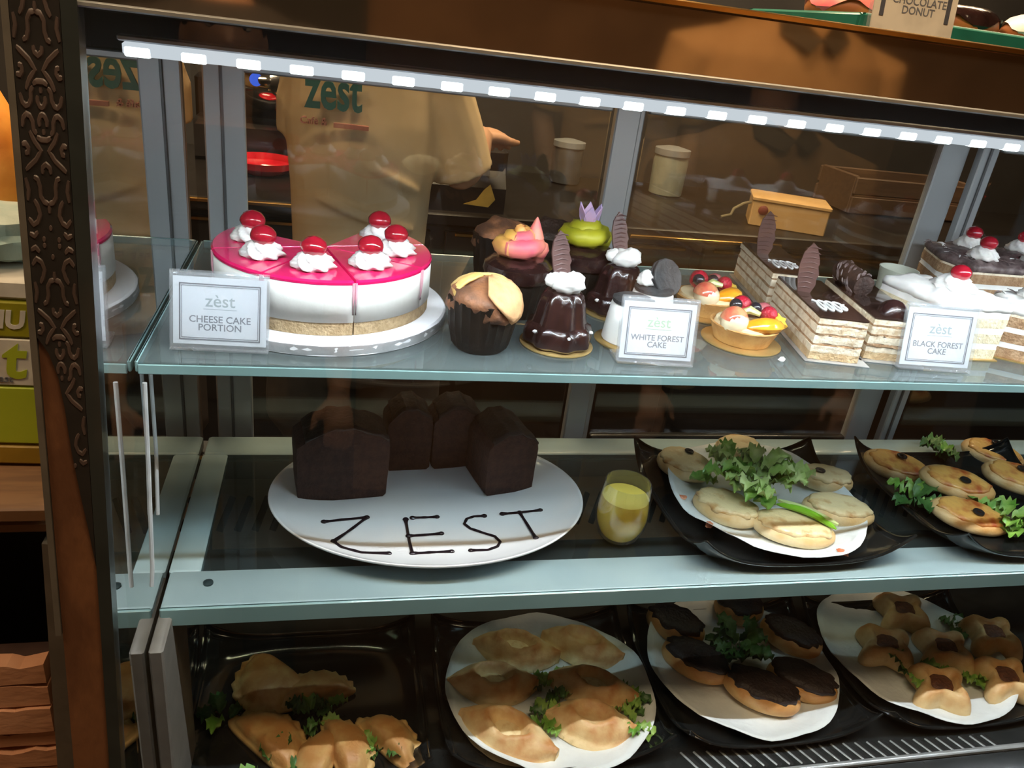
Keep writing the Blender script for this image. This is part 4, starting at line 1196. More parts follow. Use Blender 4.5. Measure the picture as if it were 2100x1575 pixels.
def doily(c, r, label, lift=.02, rx=1.0, ry=1.0, seed=0.0, rz=0.0):
    n = 72; rs = []; th_ = .0006
    def h(q, a): return .005 + lift * max(0, (q - .55) / .45) ** 2 * (1 + .5 * noise.noise(Vector((2 * cos(a), 2 * sin(a), seed)))) + .0022 * q * q * noise.noise(Vector((5 * cos(a), 5 * sin(a), seed + q * 2)))
    def rad(a): return 1 + .018 * (abs(((a * 9 / pi) % 2) - 1)) * -1 + .02 * noise.noise(Vector((2 * cos(a), 2 * sin(a), seed + 5)))
    up = []; dn = []
    for q in (.04, .25, .45, .6, .72, .82, .91, 1.0):
        ring = [(r * rx * q * (rad(a) if q > .5 else 1) * cos(a), r * ry * q * (rad(a) if q > .5 else 1) * sin(a), h(q, a)) for a in [2 * pi * i / n for i in range(n)]]
        up.append(ring); dn.append([(x, y, z - th_) for x, y, z in ring])
    m = MB(); m.rings(dn + up[::-1], True, True)
    o = m.build('paper_doily', 'doily', loc=c, rz=rz)
    return tag(o, label, 'doily', 'white paper doilies')


def leaf(b, c, L, w, a, lift, seed, curl=1.0):
    """one ruffled lettuce leaf"""
    nu, nv = 9, 7; vs_ = []
    random.seed(seed)
    ph = random.uniform(0, 9); bend = random.uniform(.3, 1.2)
    for side in (0, 1):
        for i in range(nu):
            u = i / (nu - 1)
            for j in range(nv):
                v = -1 + 2 * j / (nv - 1)
                ww = w * (sin(pi * min(u * .92 + .06, 1)) ** .6) * (1 + .18 * sin(u * 17 + ph + v))
                x = u * L; y = v * ww
                z = lift * sin(u * pi * .8) * bend + curl * (.0055 * abs(v) ** 1.5 * sin(u * 22 + ph + 2 * v) + .004 * noise.noise(Vector((u * 4, v * 3, seed)))) + .006 * abs(v) * curl
                z -= .0005 * side
                vs_.append((c[0] + x * cos(a) - y * sin(a), c[1] + x * sin(a) + y * cos(a), max(c[2] + z, c[2] - .002)))
    fs_ = []; N = nu * nv
    for i in range(nu - 1):
        for j in range(nv - 1):
            q = i * nv + j
            fs_.append((q, q + nv, q + nv + 1, q + 1)); fs_.append((N + q, N + q + 1, N + q + nv + 1, N + q + nv))
    b.add(vs_, fs_)


def lettuce(c, n, spread, label, seed, size=.035, pal=('lettuce', 'lettuce_pale', 'lettuce'), lift=.014, layers=2, flat=1.0):
    t = thing('lettuce_garnish', label, 'lettuce', c)
    R_ = random.Random(seed)
    for k in range(n):
        a = 2 * pi * k / n * 1.0 + R_.uniform(-.5, .5); rr = spread * R_.uniform(.0, .62)
        m = MB(); leaf(m, (rr * cos(a), rr * sin(a), .004 + .006 * (k % layers) * flat), size * R_.uniform(.7, 1.2), size * R_.uniform(.28, .45), a + R_.uniform(-.9, .9), lift * R_.uniform(.5, 1.4), seed * 31 + k)
        m.build('leaf', R_.choice(pal), t)
    return t


def oval_bread(c, a, b, h, rz, label, name, mats, top, topsc=.82, cat='pastry', group=None, tilt=(0, 0), seed=0, toph=.35, rag=.05):
    t = thing(name, label, cat, c, group=group, rot=(tilt[0], tilt[1], rz))
    m = MB(); m.lathe([(.001, 0.0), (a * .8, .0), (a * .95, h * .18), (a, h * .42), (a * .98, h * .68), (a * .9, h * .9), (a * .78, h * 1.0), (a * .4, h * .95), (.001, h * .93)], 40, sy=b / a,
                      mod=lambda q, z, r: 1 + .03 * noise.noise(Vector((1.5 * cos(q), 1.5 * sin(q), seed))))
    m.build('dough', mats, t)
    if top:
        m = MB(); A = a * topsc; B = b * topsc * .98
        m.lathe([(A, h * .86), (A * .99, h * (.95 + toph * .3)), (A * .9, h * (1 + toph * .6)), (A * .6, h * (1 + toph * .75)), (A * .3, h * (1 + toph * .7)), (.001, h * (1 + toph * .72))], 44, sy=B / A,
                mod=lambda q, z, r: 1 + rag * noise.noise(Vector((3 * cos(q), 3 * sin(q), seed + 3))) + .02 * noise.noise(Vector((9 * cos(q), 9 * sin(q), seed))))
        m.build('topping', top, t)
    return t


def olive(parent, x, y, z, r=.0065, rx=0):
    m = MB(); n = 16; k = 8; vs_ = []; fs_ = []
    for i in range(n):
        q = 2 * pi * i / n
        for j in range(k):
            w = 2 * pi * j / k
            vs_.append((x + (r + .0026 * cos(w)) * cos(q), y + (r * .8 + .0026 * cos(w)) * sin(q), z + .002 * sin(w)))
    for i in range(n):
        for j in range(k):
            fs_.append((i * k + j, ((i + 1) % n) * k + j, ((i + 1) % n) * k + (j + 1) % k, i * k + (j + 1) % k))
    m.add(vs_, fs_); m.build('olive_ring', 'olive', parent)


HW, HD = .152, .132
# --- platter A : pale cheese breads
TA = Vector((.612, .846, Z2))
tray(TA, HW, HD, 'black upswept tray of pale cheese breads beside the juice glass')
DA = Vector((.622, .852, Z2)); doily(DA, .143, 'white paper doily under the pale cheese breads and lime wedge', .022, 1.0, 1.04, 1.0)
zA = Z2 + .0065
def pa(px, py, dz=.012): return at(px, py, zA + dz) - Vector((0, 0, dz))
brA = [(1402, 955, .044, .037, 2.2, 'pale cheese bread at the far left of the doily', True), (1512, 925, .043, .033, .3, 'pale cheese bread at the back, behind the lettuce', False),
       (1490, 1040, .048, .036, 2.4, 'pale cheese bread at the left front, under the lettuce', True), (1628, 1084, .057, .035, -.32, 'pale oval cheese bread at the very front carrying the lime wedge', True),
       (1718, 1046, .051, .033, -.35, 'pale cheese bread at the right front of the doily', True), (1690, 985, .043, .030, -.3, 'pale cheese bread at the right back, beside the lettuce', False)]
for k, (px, py, a, b, rz, lb, m_) in enumerate(brA):
    c = pa(px, py); c.z = zA + (.0 if k != 3 else .001)
    q = sqrt((c.x - DA.x) ** 2 + (c.y - DA.y) ** 2) / .143
    c.z += .020 * max(0, (q - .6)) ** 1.5
    t = oval_bread(c, a, b, .020, rz, lb, 'cheese_bread', 'pale_bread', 'cheese_melt', .9, 'bread', 'pale cheese breads', seed=k, toph=.3, rag=.16)
    if k == 0: olive(t, .005, -.018, .0265, .005)
    if k == 5: olive(t, -.012, -.004, .0265, .0055)
lettuce(pa(1545, 985, .03) + Vector((0, 0, .018)), 40, .088, 'heap of frilly green lettuce on the pale cheese breads', 5, .036, ('lettuce', 'lettuce_pale', 'lettuce_pale'), .018, 5)
# lime wedge
lw_a, lw_b = at(1592, 1034, zA + .028), at(1716, 1083, zA + .030)
lm = thing('lime_wedge', 'thin bright green lime wedge on the front cheese bread', 'lime', (lw_a + lw_b) / 2 + Vector((0, 0, -.001)), rz=atan2(lw_b.y - lw_a.y, lw_b.x - lw_a.x))
L_ = (lw_b - lw_a).length
m = MB(); m.tube([(-L_ / 2 + L_ * i / 10, .006 * (1 - (2 * i / 10 - 1) ** 2), .004 * (1 - (2 * i / 10 - 1) ** 2)) for i in range(11)], [.0012] + [.0042, .005, .0054, .0056, .0056, .0056, .0054, .005, .0042] + [.0012], 8, flat=.8); m.build('rind', 'lime_skin', lm)
m = MB(); m.prism([(-L_ / 2 + L_ * i / 10, .010 * (1 - (2 * i / 10 - 1) ** 2) + .002) for i in range(11)] + [(L_ / 2, -.001), (-L_ / 2, -.001)], 0.0, .0035, M=Mx((0, .004, .003))); m.build('flesh', 'lime_flesh', lm)
for k, (px, py) in enumerate(((1398, 1020), (1455, 1076), (1728, 1132))):
    m = MB(); m.blob((0, 0, .002), (.008, .005, .0028), nz=.5, nu=12, nv=8, seed=k)
    q = at(px, py, zA + .012)
    tag(m.build('tomato_bit', 'tomato', loc=q - Vector((0, 0, .002)), rz=k), ['smear of red tomato sauce on the doily at the far left', 'piece of red tomato under the left front cheese bread', 'smear of red tomato sauce by the lime-topped bread'][k], 'tomato')

# --- platter B : little oval pizzas
TB = Vector((1.0, .846, Z2)); tray(TB, HW, HD, 'black upswept tray of browned olive pizzas at the right edge')
zB = Z2 + .005
brB = [(1838, 950, .056, .036, -.35, 0, 'oval olive pizza at the far left of the right tray', .011), (2035, 925, .055, .036, -.3, 0, 'oval olive pizza at the back of the right tray', .016),
       (1962, 985, .058, .034, -.42, .02, 'oval olive pizza resting on the middle of the right tray', -.006), (2085, 975, .056, .036, -.35, .016, 'oval olive pizza at the right edge, above the lettuce', .010), (1988, 1052, .058, .034, -.38, .004, 'oval browned pizza nearest the glass on the right tray', -.004)]
for k, (px, py, a, b, rz, dz, lb, oy) in enumerate(brB):
    c = at(px, py, zB + .014 + dz); c.z = zB + dz + .001
    t = oval_bread(c, a, b, .018, rz, lb, 'oval_pizza', 'pizza_bread', 'pizza_top', .84, 'pizza', 'oval pizzas on the right tray', seed=20 + k, tilt=(radians(10), radians(4)), toph=.2, rag=.14)
    olive(t, .006, oy, .0235, .006)
lettuce(at(1872, 1020, zB + .01) - Vector((0, 0, .009)), 8, .03, 'green lettuce at the left of the oval pizzas', 8, .04, ('lettuce', 'lettuce', 'lettuce_dim'), .012, 2)
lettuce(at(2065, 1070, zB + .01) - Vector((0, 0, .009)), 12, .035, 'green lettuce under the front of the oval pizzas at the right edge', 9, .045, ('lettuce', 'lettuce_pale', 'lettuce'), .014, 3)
lettuce(at(1925, 928, zB + .01) - Vector((0, 0, .009)), 7, .03, 'dark green lettuce behind the oval pizzas', 10, .036, ('lettuce_dim', 'lettuce_dim', 'lettuce'), .012, 2)

# ================================================================ DECK
zD = Z3 + .0065
# --- tray 1 : turnovers
T1 = Vector((-.015, .805, Z3)); tray(T1, HW, HD, 'black upswept tray of turnovers in the lower left of the case')


def turnover(px, py, r, rz, label, h=.026, k=0, tilt=(0, 0), ragged=0.0, squash=.62):
    c = at(px, py, zD + .012); c.z = Z3 + .0045
    t = thing('turnover', label, 'pastry', c, group='golden turnovers', rot=(tilt[0], tilt[1], rz))
    n = 84; rs = []
    for (q, z) in ((.97, .0), (1.0, .0025), (1.0, .006), (.93, .0082), (.87, .0088), (.82, h * .48), (.68, h * .8), (.45, h * .97), (.2, h * 1.0), (.03, h)):
        ring = []
        for i in range(n):
            a = 2 * pi * i / n
            x, y = cos(a), sin(a)
            y = y * 1.0 if y > 0 else y * .34
            edge_ = 1 if (q > .85 and y > .05) else 0
            cr = 1 + edge_ * (.028 * cos(21 * a) + ragged * noise.noise(Vector((4 * cos(a), 4 * sin(a), k))))
            xx = x * q * cr * r; yy = (y * q * cr - .33) * r * squash * 1.2 - .12 * r * (x * q) ** 2
            ring.append((xx, yy, z + (.0016 * cos(21 * a) if edge_ else 0) + (.004 * noise.noise(Vector((xx * 45, yy * 45, k))) if z > .009 else 0)))
        rs.append(ring)
    m = MB(); m.rings(rs, True, True); m.build('crust', 'turnover_bread', t)
    return t


turnover(545, 1402, .062, 2.35, 'large plain turnover at the left back of the lower left tray', .03, 1, squash=.85)
turnover(640, 1400, .058, .2, 'dim turnover at the back right of the lower left tray', .026, 2)
turnover(566, 1500, .066, -2.2 + pi / 2 - .2, 'crescent turnover with crimped edge pointing toward the front left', .026, 3)
turnover(640, 1552, .056, 1.2, 'golden turnover at the bottom edge, between two crescents', .028, 4)
turnover(722, 1525, .058, -1.25, 'golden turnover standing left of the ragged one', .03, 5)
turnover(808, 1502, .054, -.9, 'golden turnover with ragged broken edge at the right', .028, 6, ragged=.3)
for k, (px, py, n_, sp_, lb) in enumerate(((452, 1470, 4, .022, 'loose pale lettuce shreds at the left of the turnovers'), (640, 1462, 9, .04, 'green lettuce in the middle of the turnovers'), (775, 1535, 8, .03, 'green lettuce between the two right turnovers'), (560, 1570, 7, .035, 'green lettuce at the bottom edge under the turnovers'))):
    lettuce(at(px, py, zD + .006) - Vector((0, 0, .008)), n_, sp_, lb, 40 + k, .027, ('lettuce', 'lettuce_dim', 'lettuce_dim') if k else ('lettuce_dim', 'lettuce'), .008, 2)

# --- tray 2 : boat breads
T2 = Vector((.318, .808, Z3)); tray(T2, HW, HD, 'black upswept tray of boat-shaped breads, second from the left')
D2 = Vector((.328, .800, Z3)); doily(D2, .153, 'white paper doily under the boat-shaped breads', .020, 1.02, 1.0, 2.0)


def boat(px, py, L, w, rz, label, k, hole=True, h=.032):
    c = at(px, py, zD + .014); c.z = zD
    q = sqrt((c.x - D2.x) ** 2 + (c.y - D2.y) ** 2) / .153; c.z += .018 * max(0, q - .6) ** 1.5
    t = thing('boat_bread', label, 'bread', c, rz=rz, group='boat-shaped breads')
    nu, nv = 33, 15; vs_ = []; fs_ = []
    for side in (0, 1):
        for i in range(nu):
            u = -1 + 2 * i / (nu - 1)
            ww = w * max(.10, (1 - abs(u) ** 2.1)) ** .8
            cx_ = L * u; skew = .010 * u ** 3
            for j in range(nv):
                v = -1 + 2 * j / (nv - 1)
                y = ww * v * (1 + .04 * noise.noise(Vector((u * 3, v * 2, k)))) + skew
                if side == 0: z = 0
                else:
                    dome = h * (1 - abs(v) ** 2.6) ** .55 * (.55 + .45 * (1 - u * u)) + .001
                    e = (u / .40) ** 2 + (v / .46) ** 2
                    dip = (h * .62 if hole else h * .25) * max(0, 1 - e) ** .5
                    rim_ = .0045 * math.exp(-((sqrt(e) - 1.2) / .28) ** 2)
                    z = dome - dip + rim_ + .002 * noise.noise(Vector((u * 6, v * 4, k + 4)))
                vs_.append((cx_, y, max(z, 0 if side == 0 else .0008)))
    N = nu * nv
    for i in range(nu - 1):
        for j in range(nv - 1):
            q_ = i * nv + j
            fs_.append((q_, q_ + 1, q_ + nv + 1, q_ + nv)); fs_.append((N + q_, N + q_ + nv, N + q_ + nv + 1, N + q_ + 1))
    bd3 = [j for j in range(nv)] + [(i + 1) * nv - 1 for i in range(1, nu)] + [N - 1 - j for j in range(1, nv)] + [(nu - 1 - i) * nv for i in range(1, nu - 1)]
    for a, b in zip(bd3, bd3[1:] + bd3[:1]): fs_.append((a, b, N + b, N + a))
    m = MB(); m.add(vs_, fs_); m.build('crust', 'boat_bread', t)
    m = MB(); m.lathe([(.35 * L, h * .46), (.3 * L, h * .56), (.12 * L, h * .60), (.001, h * .61)], 24, sy=w / L * 1.05); m.build('filling', 'cheese_melt', t)
    return t


boat(1060, 1328, .068, .036, -.42, 'boat-shaped bread at the back left of its doily', 1)
boat(1195, 1322, .066, .036, -.62, 'boat-shaped bread at the back right, closed on top', 2, False)
boat(1012, 1396, .068, .036, -.22, 'boat-shaped bread at the far left of its doily', 3)
boat(1218, 1406, .068, .035, -.55, 'boat-shaped bread at the far right of its doily', 4)
boat(1042, 1500, .072, .041, -.72, 'boat-shaped bread nearest the glass with wide open hollow', 5)
boat(1212, 1478, .064, .040, -.45, 'boat-shaped bread at the right front, twisted shut', 6, False)
for k, (px, py, n_, sp_, lb) in enumerate(((1130, 1420, 8, .03, 'green lettuce in the middle of the boat-shaped breads'), (1285, 1440, 7, .024, 'green lettuce at the right of the boat-shaped breads'), (1125, 1475, 7, .024, 'green lettuce between the two front boat-shaped breads'), (1300, 1490, 5, .018, 'lettuce leaf poking out beside the twisted front bread'))):
    lettuce(at(px, py, zD + .006) - Vector((0, 0, .006)), n_, sp_, lb, 60 + k, .026, ('lettuce', 'lettuce_dim', 'lettuce'), .008, 2)

# --- tray 3 : chocolate topped buns
T3 = Vector((.645, .812, Z3)); tray(T3, HW, HD, 'black upswept tray of chocolate-topped buns, third from the left')
D3 = Vector((.648, .822, Z3)); doily(D3, .147, 'white paper doily under the chocolate-topped buns', .020, 1.04, 1.02, 3.0)
brC = [(1515, 1245, .044, .038, .1, 'round chocolate-topped bun at the back of its doily'), (1385, 1280, .050, .034, -.75, 'chocolate-topped bun at the far left of its doily'), (1622, 1305, .052, .033, -.8, 'chocolate-topped bun at the right back of its doily'),
       (1428, 1352, .056, .034, -.72, 'long chocolate-topped bun left of the front one'), (1645, 1395, .054, .033, -.62, 'long chocolate-topped bun at the right front of its doily'), (1562, 1418, .058, .034, -.62, 'long chocolate-topped bun nearest the glass')]
for k, (px, py, a, b, rz, lb) in enumerate(brC):
    c = at(px, py, zD + .018); c.z = zD + (.003 if k == 5 else 0)
    q = sqrt((c.x - D3.x) ** 2 + (c.y - D3.y) ** 2) / .147; c.z += .018 * max(0, q - .6) ** 1.5
    oval_bread(c, a, b, .030, rz, lb, 'chocolate_bun', 'bun_bread', 'choc_top', .92, 'bun', 'chocolate-topped buns', seed=40 + k, toph=.2, rag=.2)
lettuce(at(1512, 1322, zD + .02) - Vector((0, 0, .012)), 16, .05, 'dark green lettuce heaped amid the chocolate-topped buns', 14, .036, ('lettuce_dim', 'lettuce_dim', 'lettuce_dim'), .014, 3)

# --- tray 4 : meat stars
T4 = Vector((.972, .812, Z3)); tray(T4, HW, HD, 'black upswept tray of star-shaped meat pastries at the lower right')
D4 = Vector((.972, .826, Z3)); doily(D4, .150, 'white paper doily under the star-shaped meat pastries', .020, 1.06, 1.05, 4.0)


def star(px, py, r, rz, label, k):
    c = at(px, py, zD + .014); c.z = zD
    q = sqrt((c.x - D4.x) ** 2 + (c.y - D4.y) ** 2) / .15; c.z += .018 * max(0, q - .6) ** 1.5
    t = thing('meat_pastry', label, 'pastry', c, rz=rz, group='star-shaped meat pastries')
    n = 48; rs = []; h = .034
    def rad(a): return r * (.77 + .23 * cos(4 * a) + .02 * cos(8 * a))
    for (s, z, p) in ((.92, 0, 1), (1, .003, 1), (1.0, h * .4, 1), (.93, h * .72, 1), (.8, h * .96, .9), (.66, h * 1.02, .75), (.52, h * .86, .5), (.46, h * .6, .4), (.02, h * .55, .3)):
        ring = []
        for i in range(n):
            a = 2 * pi * i / n
            rr = s * (p * rad(a) + (1 - p) * r * .62) * (1 + .04 * noise.noise(Vector((2 * cos(a), 2 * sin(a), k))))
            ring.append((rr * cos(a) * 1.12, rr * sin(a) * .95, z * (1 - .35 * (1 if rr > r * .8 else 0) * (rr / r - .8) / .2 if z > .004 else 1)))
        rs.append(ring)
    m = MB(); m.rings(rs, True, True); m.build('crust', 'star_bread', t)
    m = MB(); m.lathe([(r * .40, h * .5), (r * .36, h * .78), (r * .2, h * .86), (.001, h * .87)], 24, sx=1.1, sy=.9, mod=lambda a, z, q: 1 + .12 * noise.noise(Vector((3 * cos(a), 3 * sin(a), k + 2)))); m.build('meat_filling', 'meat', t)
    return t


for k, (px, py, rz, lb) in enumerate(((1850, 1258, .5, 'meat pastry at the back of its doily, in shade'), (1815, 1328, .35, 'meat pastry at the far left of its doily'), (1935, 1335, .45, 'meat pastry in the middle of its doily'), (2030, 1312, .5, 'meat pastry at the right back of its doily'), (1925, 1412, .4, 'meat pastry nearest the glass on its doily'), (2058, 1398, .55, 'meat pastry at the right front edge of the picture'))):
    star(px, py, .055, rz, lb, k)
lettuce(at(1870, 1385, zD + .006) - Vector((0, 0, .006)), 7, .028, 'dark lettuce under the left meat pastries', 80, .034, ('lettuce_dim', 'lettuce'), .01, 2)
lettuce(at(1985, 1380, zD + .006) - Vector((0, 0, .006)), 8, .028, 'green lettuce between the front meat pastries', 81, .034, ('lettuce_dim', 'lettuce'), .01, 2)
lettuce(at(1955, 1290, zD + .006) - Vector((0, 0, .006)), 5, .022, 'dark lettuce behind the middle meat pastry', 82, .03, ('lettuce_dim', 'lettuce_dim'), .008, 2)

# ================================================================ STAFF SIDE
mat('jar_pale', (0.25, 0.27, 0.22), 0.4)
KC = 1.07; KY = 1.80
kc = thing('back_counter', 'dark back counter with brass edge trims behind the staff', 'counter', (0, 0, 0))
MB().bbox((.75, KY + .31, KC - .015), (4.6, .62, .03), .004).build('worktop', 'counter_dark', kc)
MB().bbox((.75, KY + .33, (KC - .03) / 2), (4.6, .56, KC - .032), .004).build('carcass', 'counter_dark', kc)
for k, x in enumerate((-1.1, -.42, .26, .94, 1.62, 2.30)):
    d = MB().bbox((x + .33, KY + .042, KC - .15), (.645, .02, .20), .003).build('drawer_front', 'counter_dark', kc)
    MB().bbox((x + .33, KY + .028, KC - .055), (.60, .012, .010), .002).build('drawer_pull', 'brass', d)
    d2 = MB().bbox((x + .33, KY + .042, KC - .45), (.645, .02, .38), .003).build('cupboard_door', 'counter_dark', kc)
    MB().bbox((x + .33, KY + .028, KC - .28), (.60, .012, .010), .002).build('door_pull', 'brass', d2)
MB().bbox((-.35, KY - .004, KC - .006), (1.0, .01, .010), .002).build('edge_trim', 'brass', kc)
MB().bbox((.93, KY - .004, KC - .022), (.42, .01, .010), .002).build('edge_trim', 'brass', kc)

hs = thing('wooden_crate', 'brown wooden crate at the far end of the back counter', 'crate', (1.80, 2.27, KC))
for k in range(2): MB().bbox((0, -.10, .03 + k * .058), (.46, .012, .052), .003).build('slat', 'crate_brown', hs)
for k in range(2): MB().bbox((0, .10, .03 + k * .058), (.46, .012, .052), .003).build('slat', 'crate_brown', hs)
for sx_ in (-1, 1): MB().bbox((sx_ * .222, 0, .06), (.014, .188, .115), .003).build('end_board', 'crate_brown', hs)
MB().bbox((0, 0, .006), (.43, .188, .008), .002).build('bottom', 'crate_brown', hs)

# red dishes
c = aty(540, 352, 2.10); c.z = KC
rd = MB(); rd.lathe([(.05, 0), (.055, .002), (.078, .018), (.082, .034), (.080, .036), (.074, .020), (.05, .006), (.001, .005)], 40)
tag(rd.build('red_bowl', 'red_glaze', loc=c), 'shiny red bowl on the back counter beside the staff in beige', 'bowl')
# chrome machine
c = aty(535, 352, 2.28); c.z = KC
cmn = thing('coffee_machine', 'chrome domed coffee machine with small glowing blue glint on the back counter', 'coffee machine', (c.x + .0, 2.25, KC))
MB().bbox((0, .06, .05), (.34, .22, .10), .01).build('base', 'machine_black', cmn)
MB().bbox((0, .13, .14), (.34, .10, .12), .01).build('body', 'machine_black', cmn)
MB().blob((0.03, .05, .200), (.12, .12, .075), nu=32, nv=18).build('dome', 'chrome', cmn)
MB().lathe([(.03, 0), (.034, .004), (.03, .012), (.02, .014)], 24, M=Mx((.06, -.055, .208), rx=radians(75))).build('gauge', 'chrome', cmn)
MB().lathe([(.016, 0), (.016, .003), (.001, .0032)], 20, M=Mx((.0, -.062, .212), rx=radians(75))).build('display', 'blue_glint', cmn)  # disc glows to imitate a blue glint on the dome
for sx in (-1, 1): MB().tube([(sx * .06, -.02, .18), (sx * .06, -.06, .17), (sx * .06, -.10, .15)], .012, 10).build('filter_handle', 'machine_black', cmn)
# kraft box with string
c = aty(1600, 487, 1.93); c.z = KC
kb = thing('kraft_box', 'small tan gift box with string and red seal on the back counter', 'box', c, rz=radians(-24))
MB().bbox((0, 0, .0335), (.20, .12, .067), .003).build('body', 'kraft', kb)
MB().bbox((0, 0, .072), (.206, .126, .012), .003).build('lid', 'kraft', kb)
MB().tube([(-.10, -.02, .055), (-.12, -.03, .05), (-.145, -.05, .035), (-.15, -.06, .02), (-.175, -.07, .012)], .004, 8).build('string', 'string', kb)
MB().lathe([(.012, 0), (.013, .003), (.008, .006)], 16, M=Mx((-.07, -.061, .045), rx=pi / 2)).build('seal', 'seal_red', kb)
# black terminal
c = aty(930, 450, 1.86); c.z = KC
tm = thing('card_terminal', 'black counter machine with yellow paper slip under the staff hand', 'machine', (c.x + .0, 1.93, KC))
MB().bbox((0, .03, .075), (.24, .20, .15), .012).build('body', 'machine_black', tm)
MB().add([(-.115, -.10, .0), (.115, -.10, .0), (.115, -.10, .06), (-.115, -.10, .06), (-.115, -.06, .0), (.115, -.06, .0), (.115, -.05, .12), (-.115, -.05, .12)],
         [(0, 1, 2, 3), (3, 2, 6, 7), (5, 4, 7, 6), (0, 4, 5, 1), (0, 3, 7, 4), (1, 5, 6, 2)]).build('front_panel', 'machine_black', tm, smooth=False)
MB().box((.06, -.083, .092), (.03, .003, .012), M=Mx()).build('label_plate', 'box_white', tm, smooth=False)
m = MB(); m.prism([(-.03, 0), (.03, -.004), (.045, .015), (.03, .05), (.015, .035), (.0, .012)], 0, .001, M=Mx((.045, -.103, .02), rx=pi / 2)); m.build('paper_slip', 'yellow_tag', tm, smooth=False)
MB().bbox((.02, -.06, .135), (.07, .03, .014), .004).build('red_button', 'red_glaze', tm)
# storage jars and boxes farther right
for k, (px, py, y, s, lb) in enumerate(((1355, 395, 2.25, 1.0, 'pale storage jar on the back counter behind the tart'), (1148, 395, 2.3, .9, 'small pale storage jar on the back counter behind the lime cupcake'))):
    c = aty(px, py + 40, y); c.z = KC
    j_ = thing('storage_jar', lb, 'jar', c)
    MB().lathe([(.045 * s, 0), (.05 * s, .004), (.052 * s, .10 * s), (.048 * s, .115 * s), (.04 * s, .12 * s)], 28).build('body', 'alu_dark' if k else 'jar_pale', j_)
    MB().lathe([(.05 * s, .115 * s), (.053 * s, .118 * s), (.053 * s, .135 * s), (.02 * s, .142 * s), (.001, .143 * s)], 28).build('lid', 'alu', j_)


# ---------------------------------------------------------------- people
def remeshed(b, name, matn, parent, vox, smooth_it=4, label=None):
    me = bpy.data.meshes.new(name); me.from_pydata([tuple(v) for v in b.v], [], b.f)
    o = bpy.data.objects.new(name, me); COL.objects.link(o)
    r = o.modifiers.new('r', 'REMESH'); r.mode = 'VOXEL'; r.voxel_size = vox; r.use_smooth_shade = True
    s = o.modifiers.new('s', 'SMOOTH'); s.factor = .5; s.iterations = smooth_it
    dg = bpy.context.evaluated_depsgraph_get()
    m2 = bpy.data.meshes.new_from_object(o.evaluated_get(dg))
    bpy.data.objects.remove(o); bpy.data.meshes.remove(me)
    m2.name = name; m2.materials.clear(); m2.materials.append(MATS[matn])
    for p in m2.polygons: p.use_smooth = True
    o = bpy.data.objects.new(name, m2); COL.objects.link(o); o.parent = parent
    if label: o['label'] = label
    return o


def ell(cx, cy, z, rx, ry, n=28, e=2.0):
    return [(cx + rx * math.copysign(abs(cos(t)) ** (2 / e), cos(t)), cy + ry * math.copysign(abs(sin(t)) ** (2 / e), sin(t)), z) for t in [2 * pi * i / n for i in range(n)]]


def hand(b, w, d, side, up=(0, 0, 1), curl=.5, L=.085):
    """palm and five bent fingers growing from wrist w along direction d"""
    w = Vector(w); d = Vector(d).normalized(); u = Vector(up); s = d.cross(u).normalized() * side; u = s.cross(d).normalized() * side
    b.tube([w - d * .015, w + d * .02, w + d * .055, w + d * .082], [.022, .030, .038, .030], 12, flat=.45) if abs(u.z) > .5 else b.tube([w - d * .015, w + d * .02, w + d * .06, w + d * .082], [.022, .03, .035, .03], 12, flat=.6)
    for k, (off, ln) in enumerate(((-.029, .060), (-.010, .074), (.010, .080), (.028, .072))):
        p0 = w + d * .07 + s * off; dr = (d + s * off * 2.5).normalized(); pts = [p0]
        a = 0
        for seg, f in enumerate((.45, .32, .25)):
            a += curl * (.5 if seg == 0 else .75)
            pts.append(pts[-1] + (dr * cos(a) - u * sin(a)) * ln * f)
        b.tube(pts, [.0095, .009, .0085, .007], 8)
    p0 = w + d * .02 - s * .026 * 1.0 if True else w
    th = (d * .75 - s * .75 - u * .25).normalized()
    b.tube([w + d * .015 + s * -.015, w + d * .03 - s * .033, w + d * .03 - s * .033 + th * .032, w + d * .035 - s * .033 + (th + d * .5).normalized() * .058], [.014, .013, .0105, .008], 8)


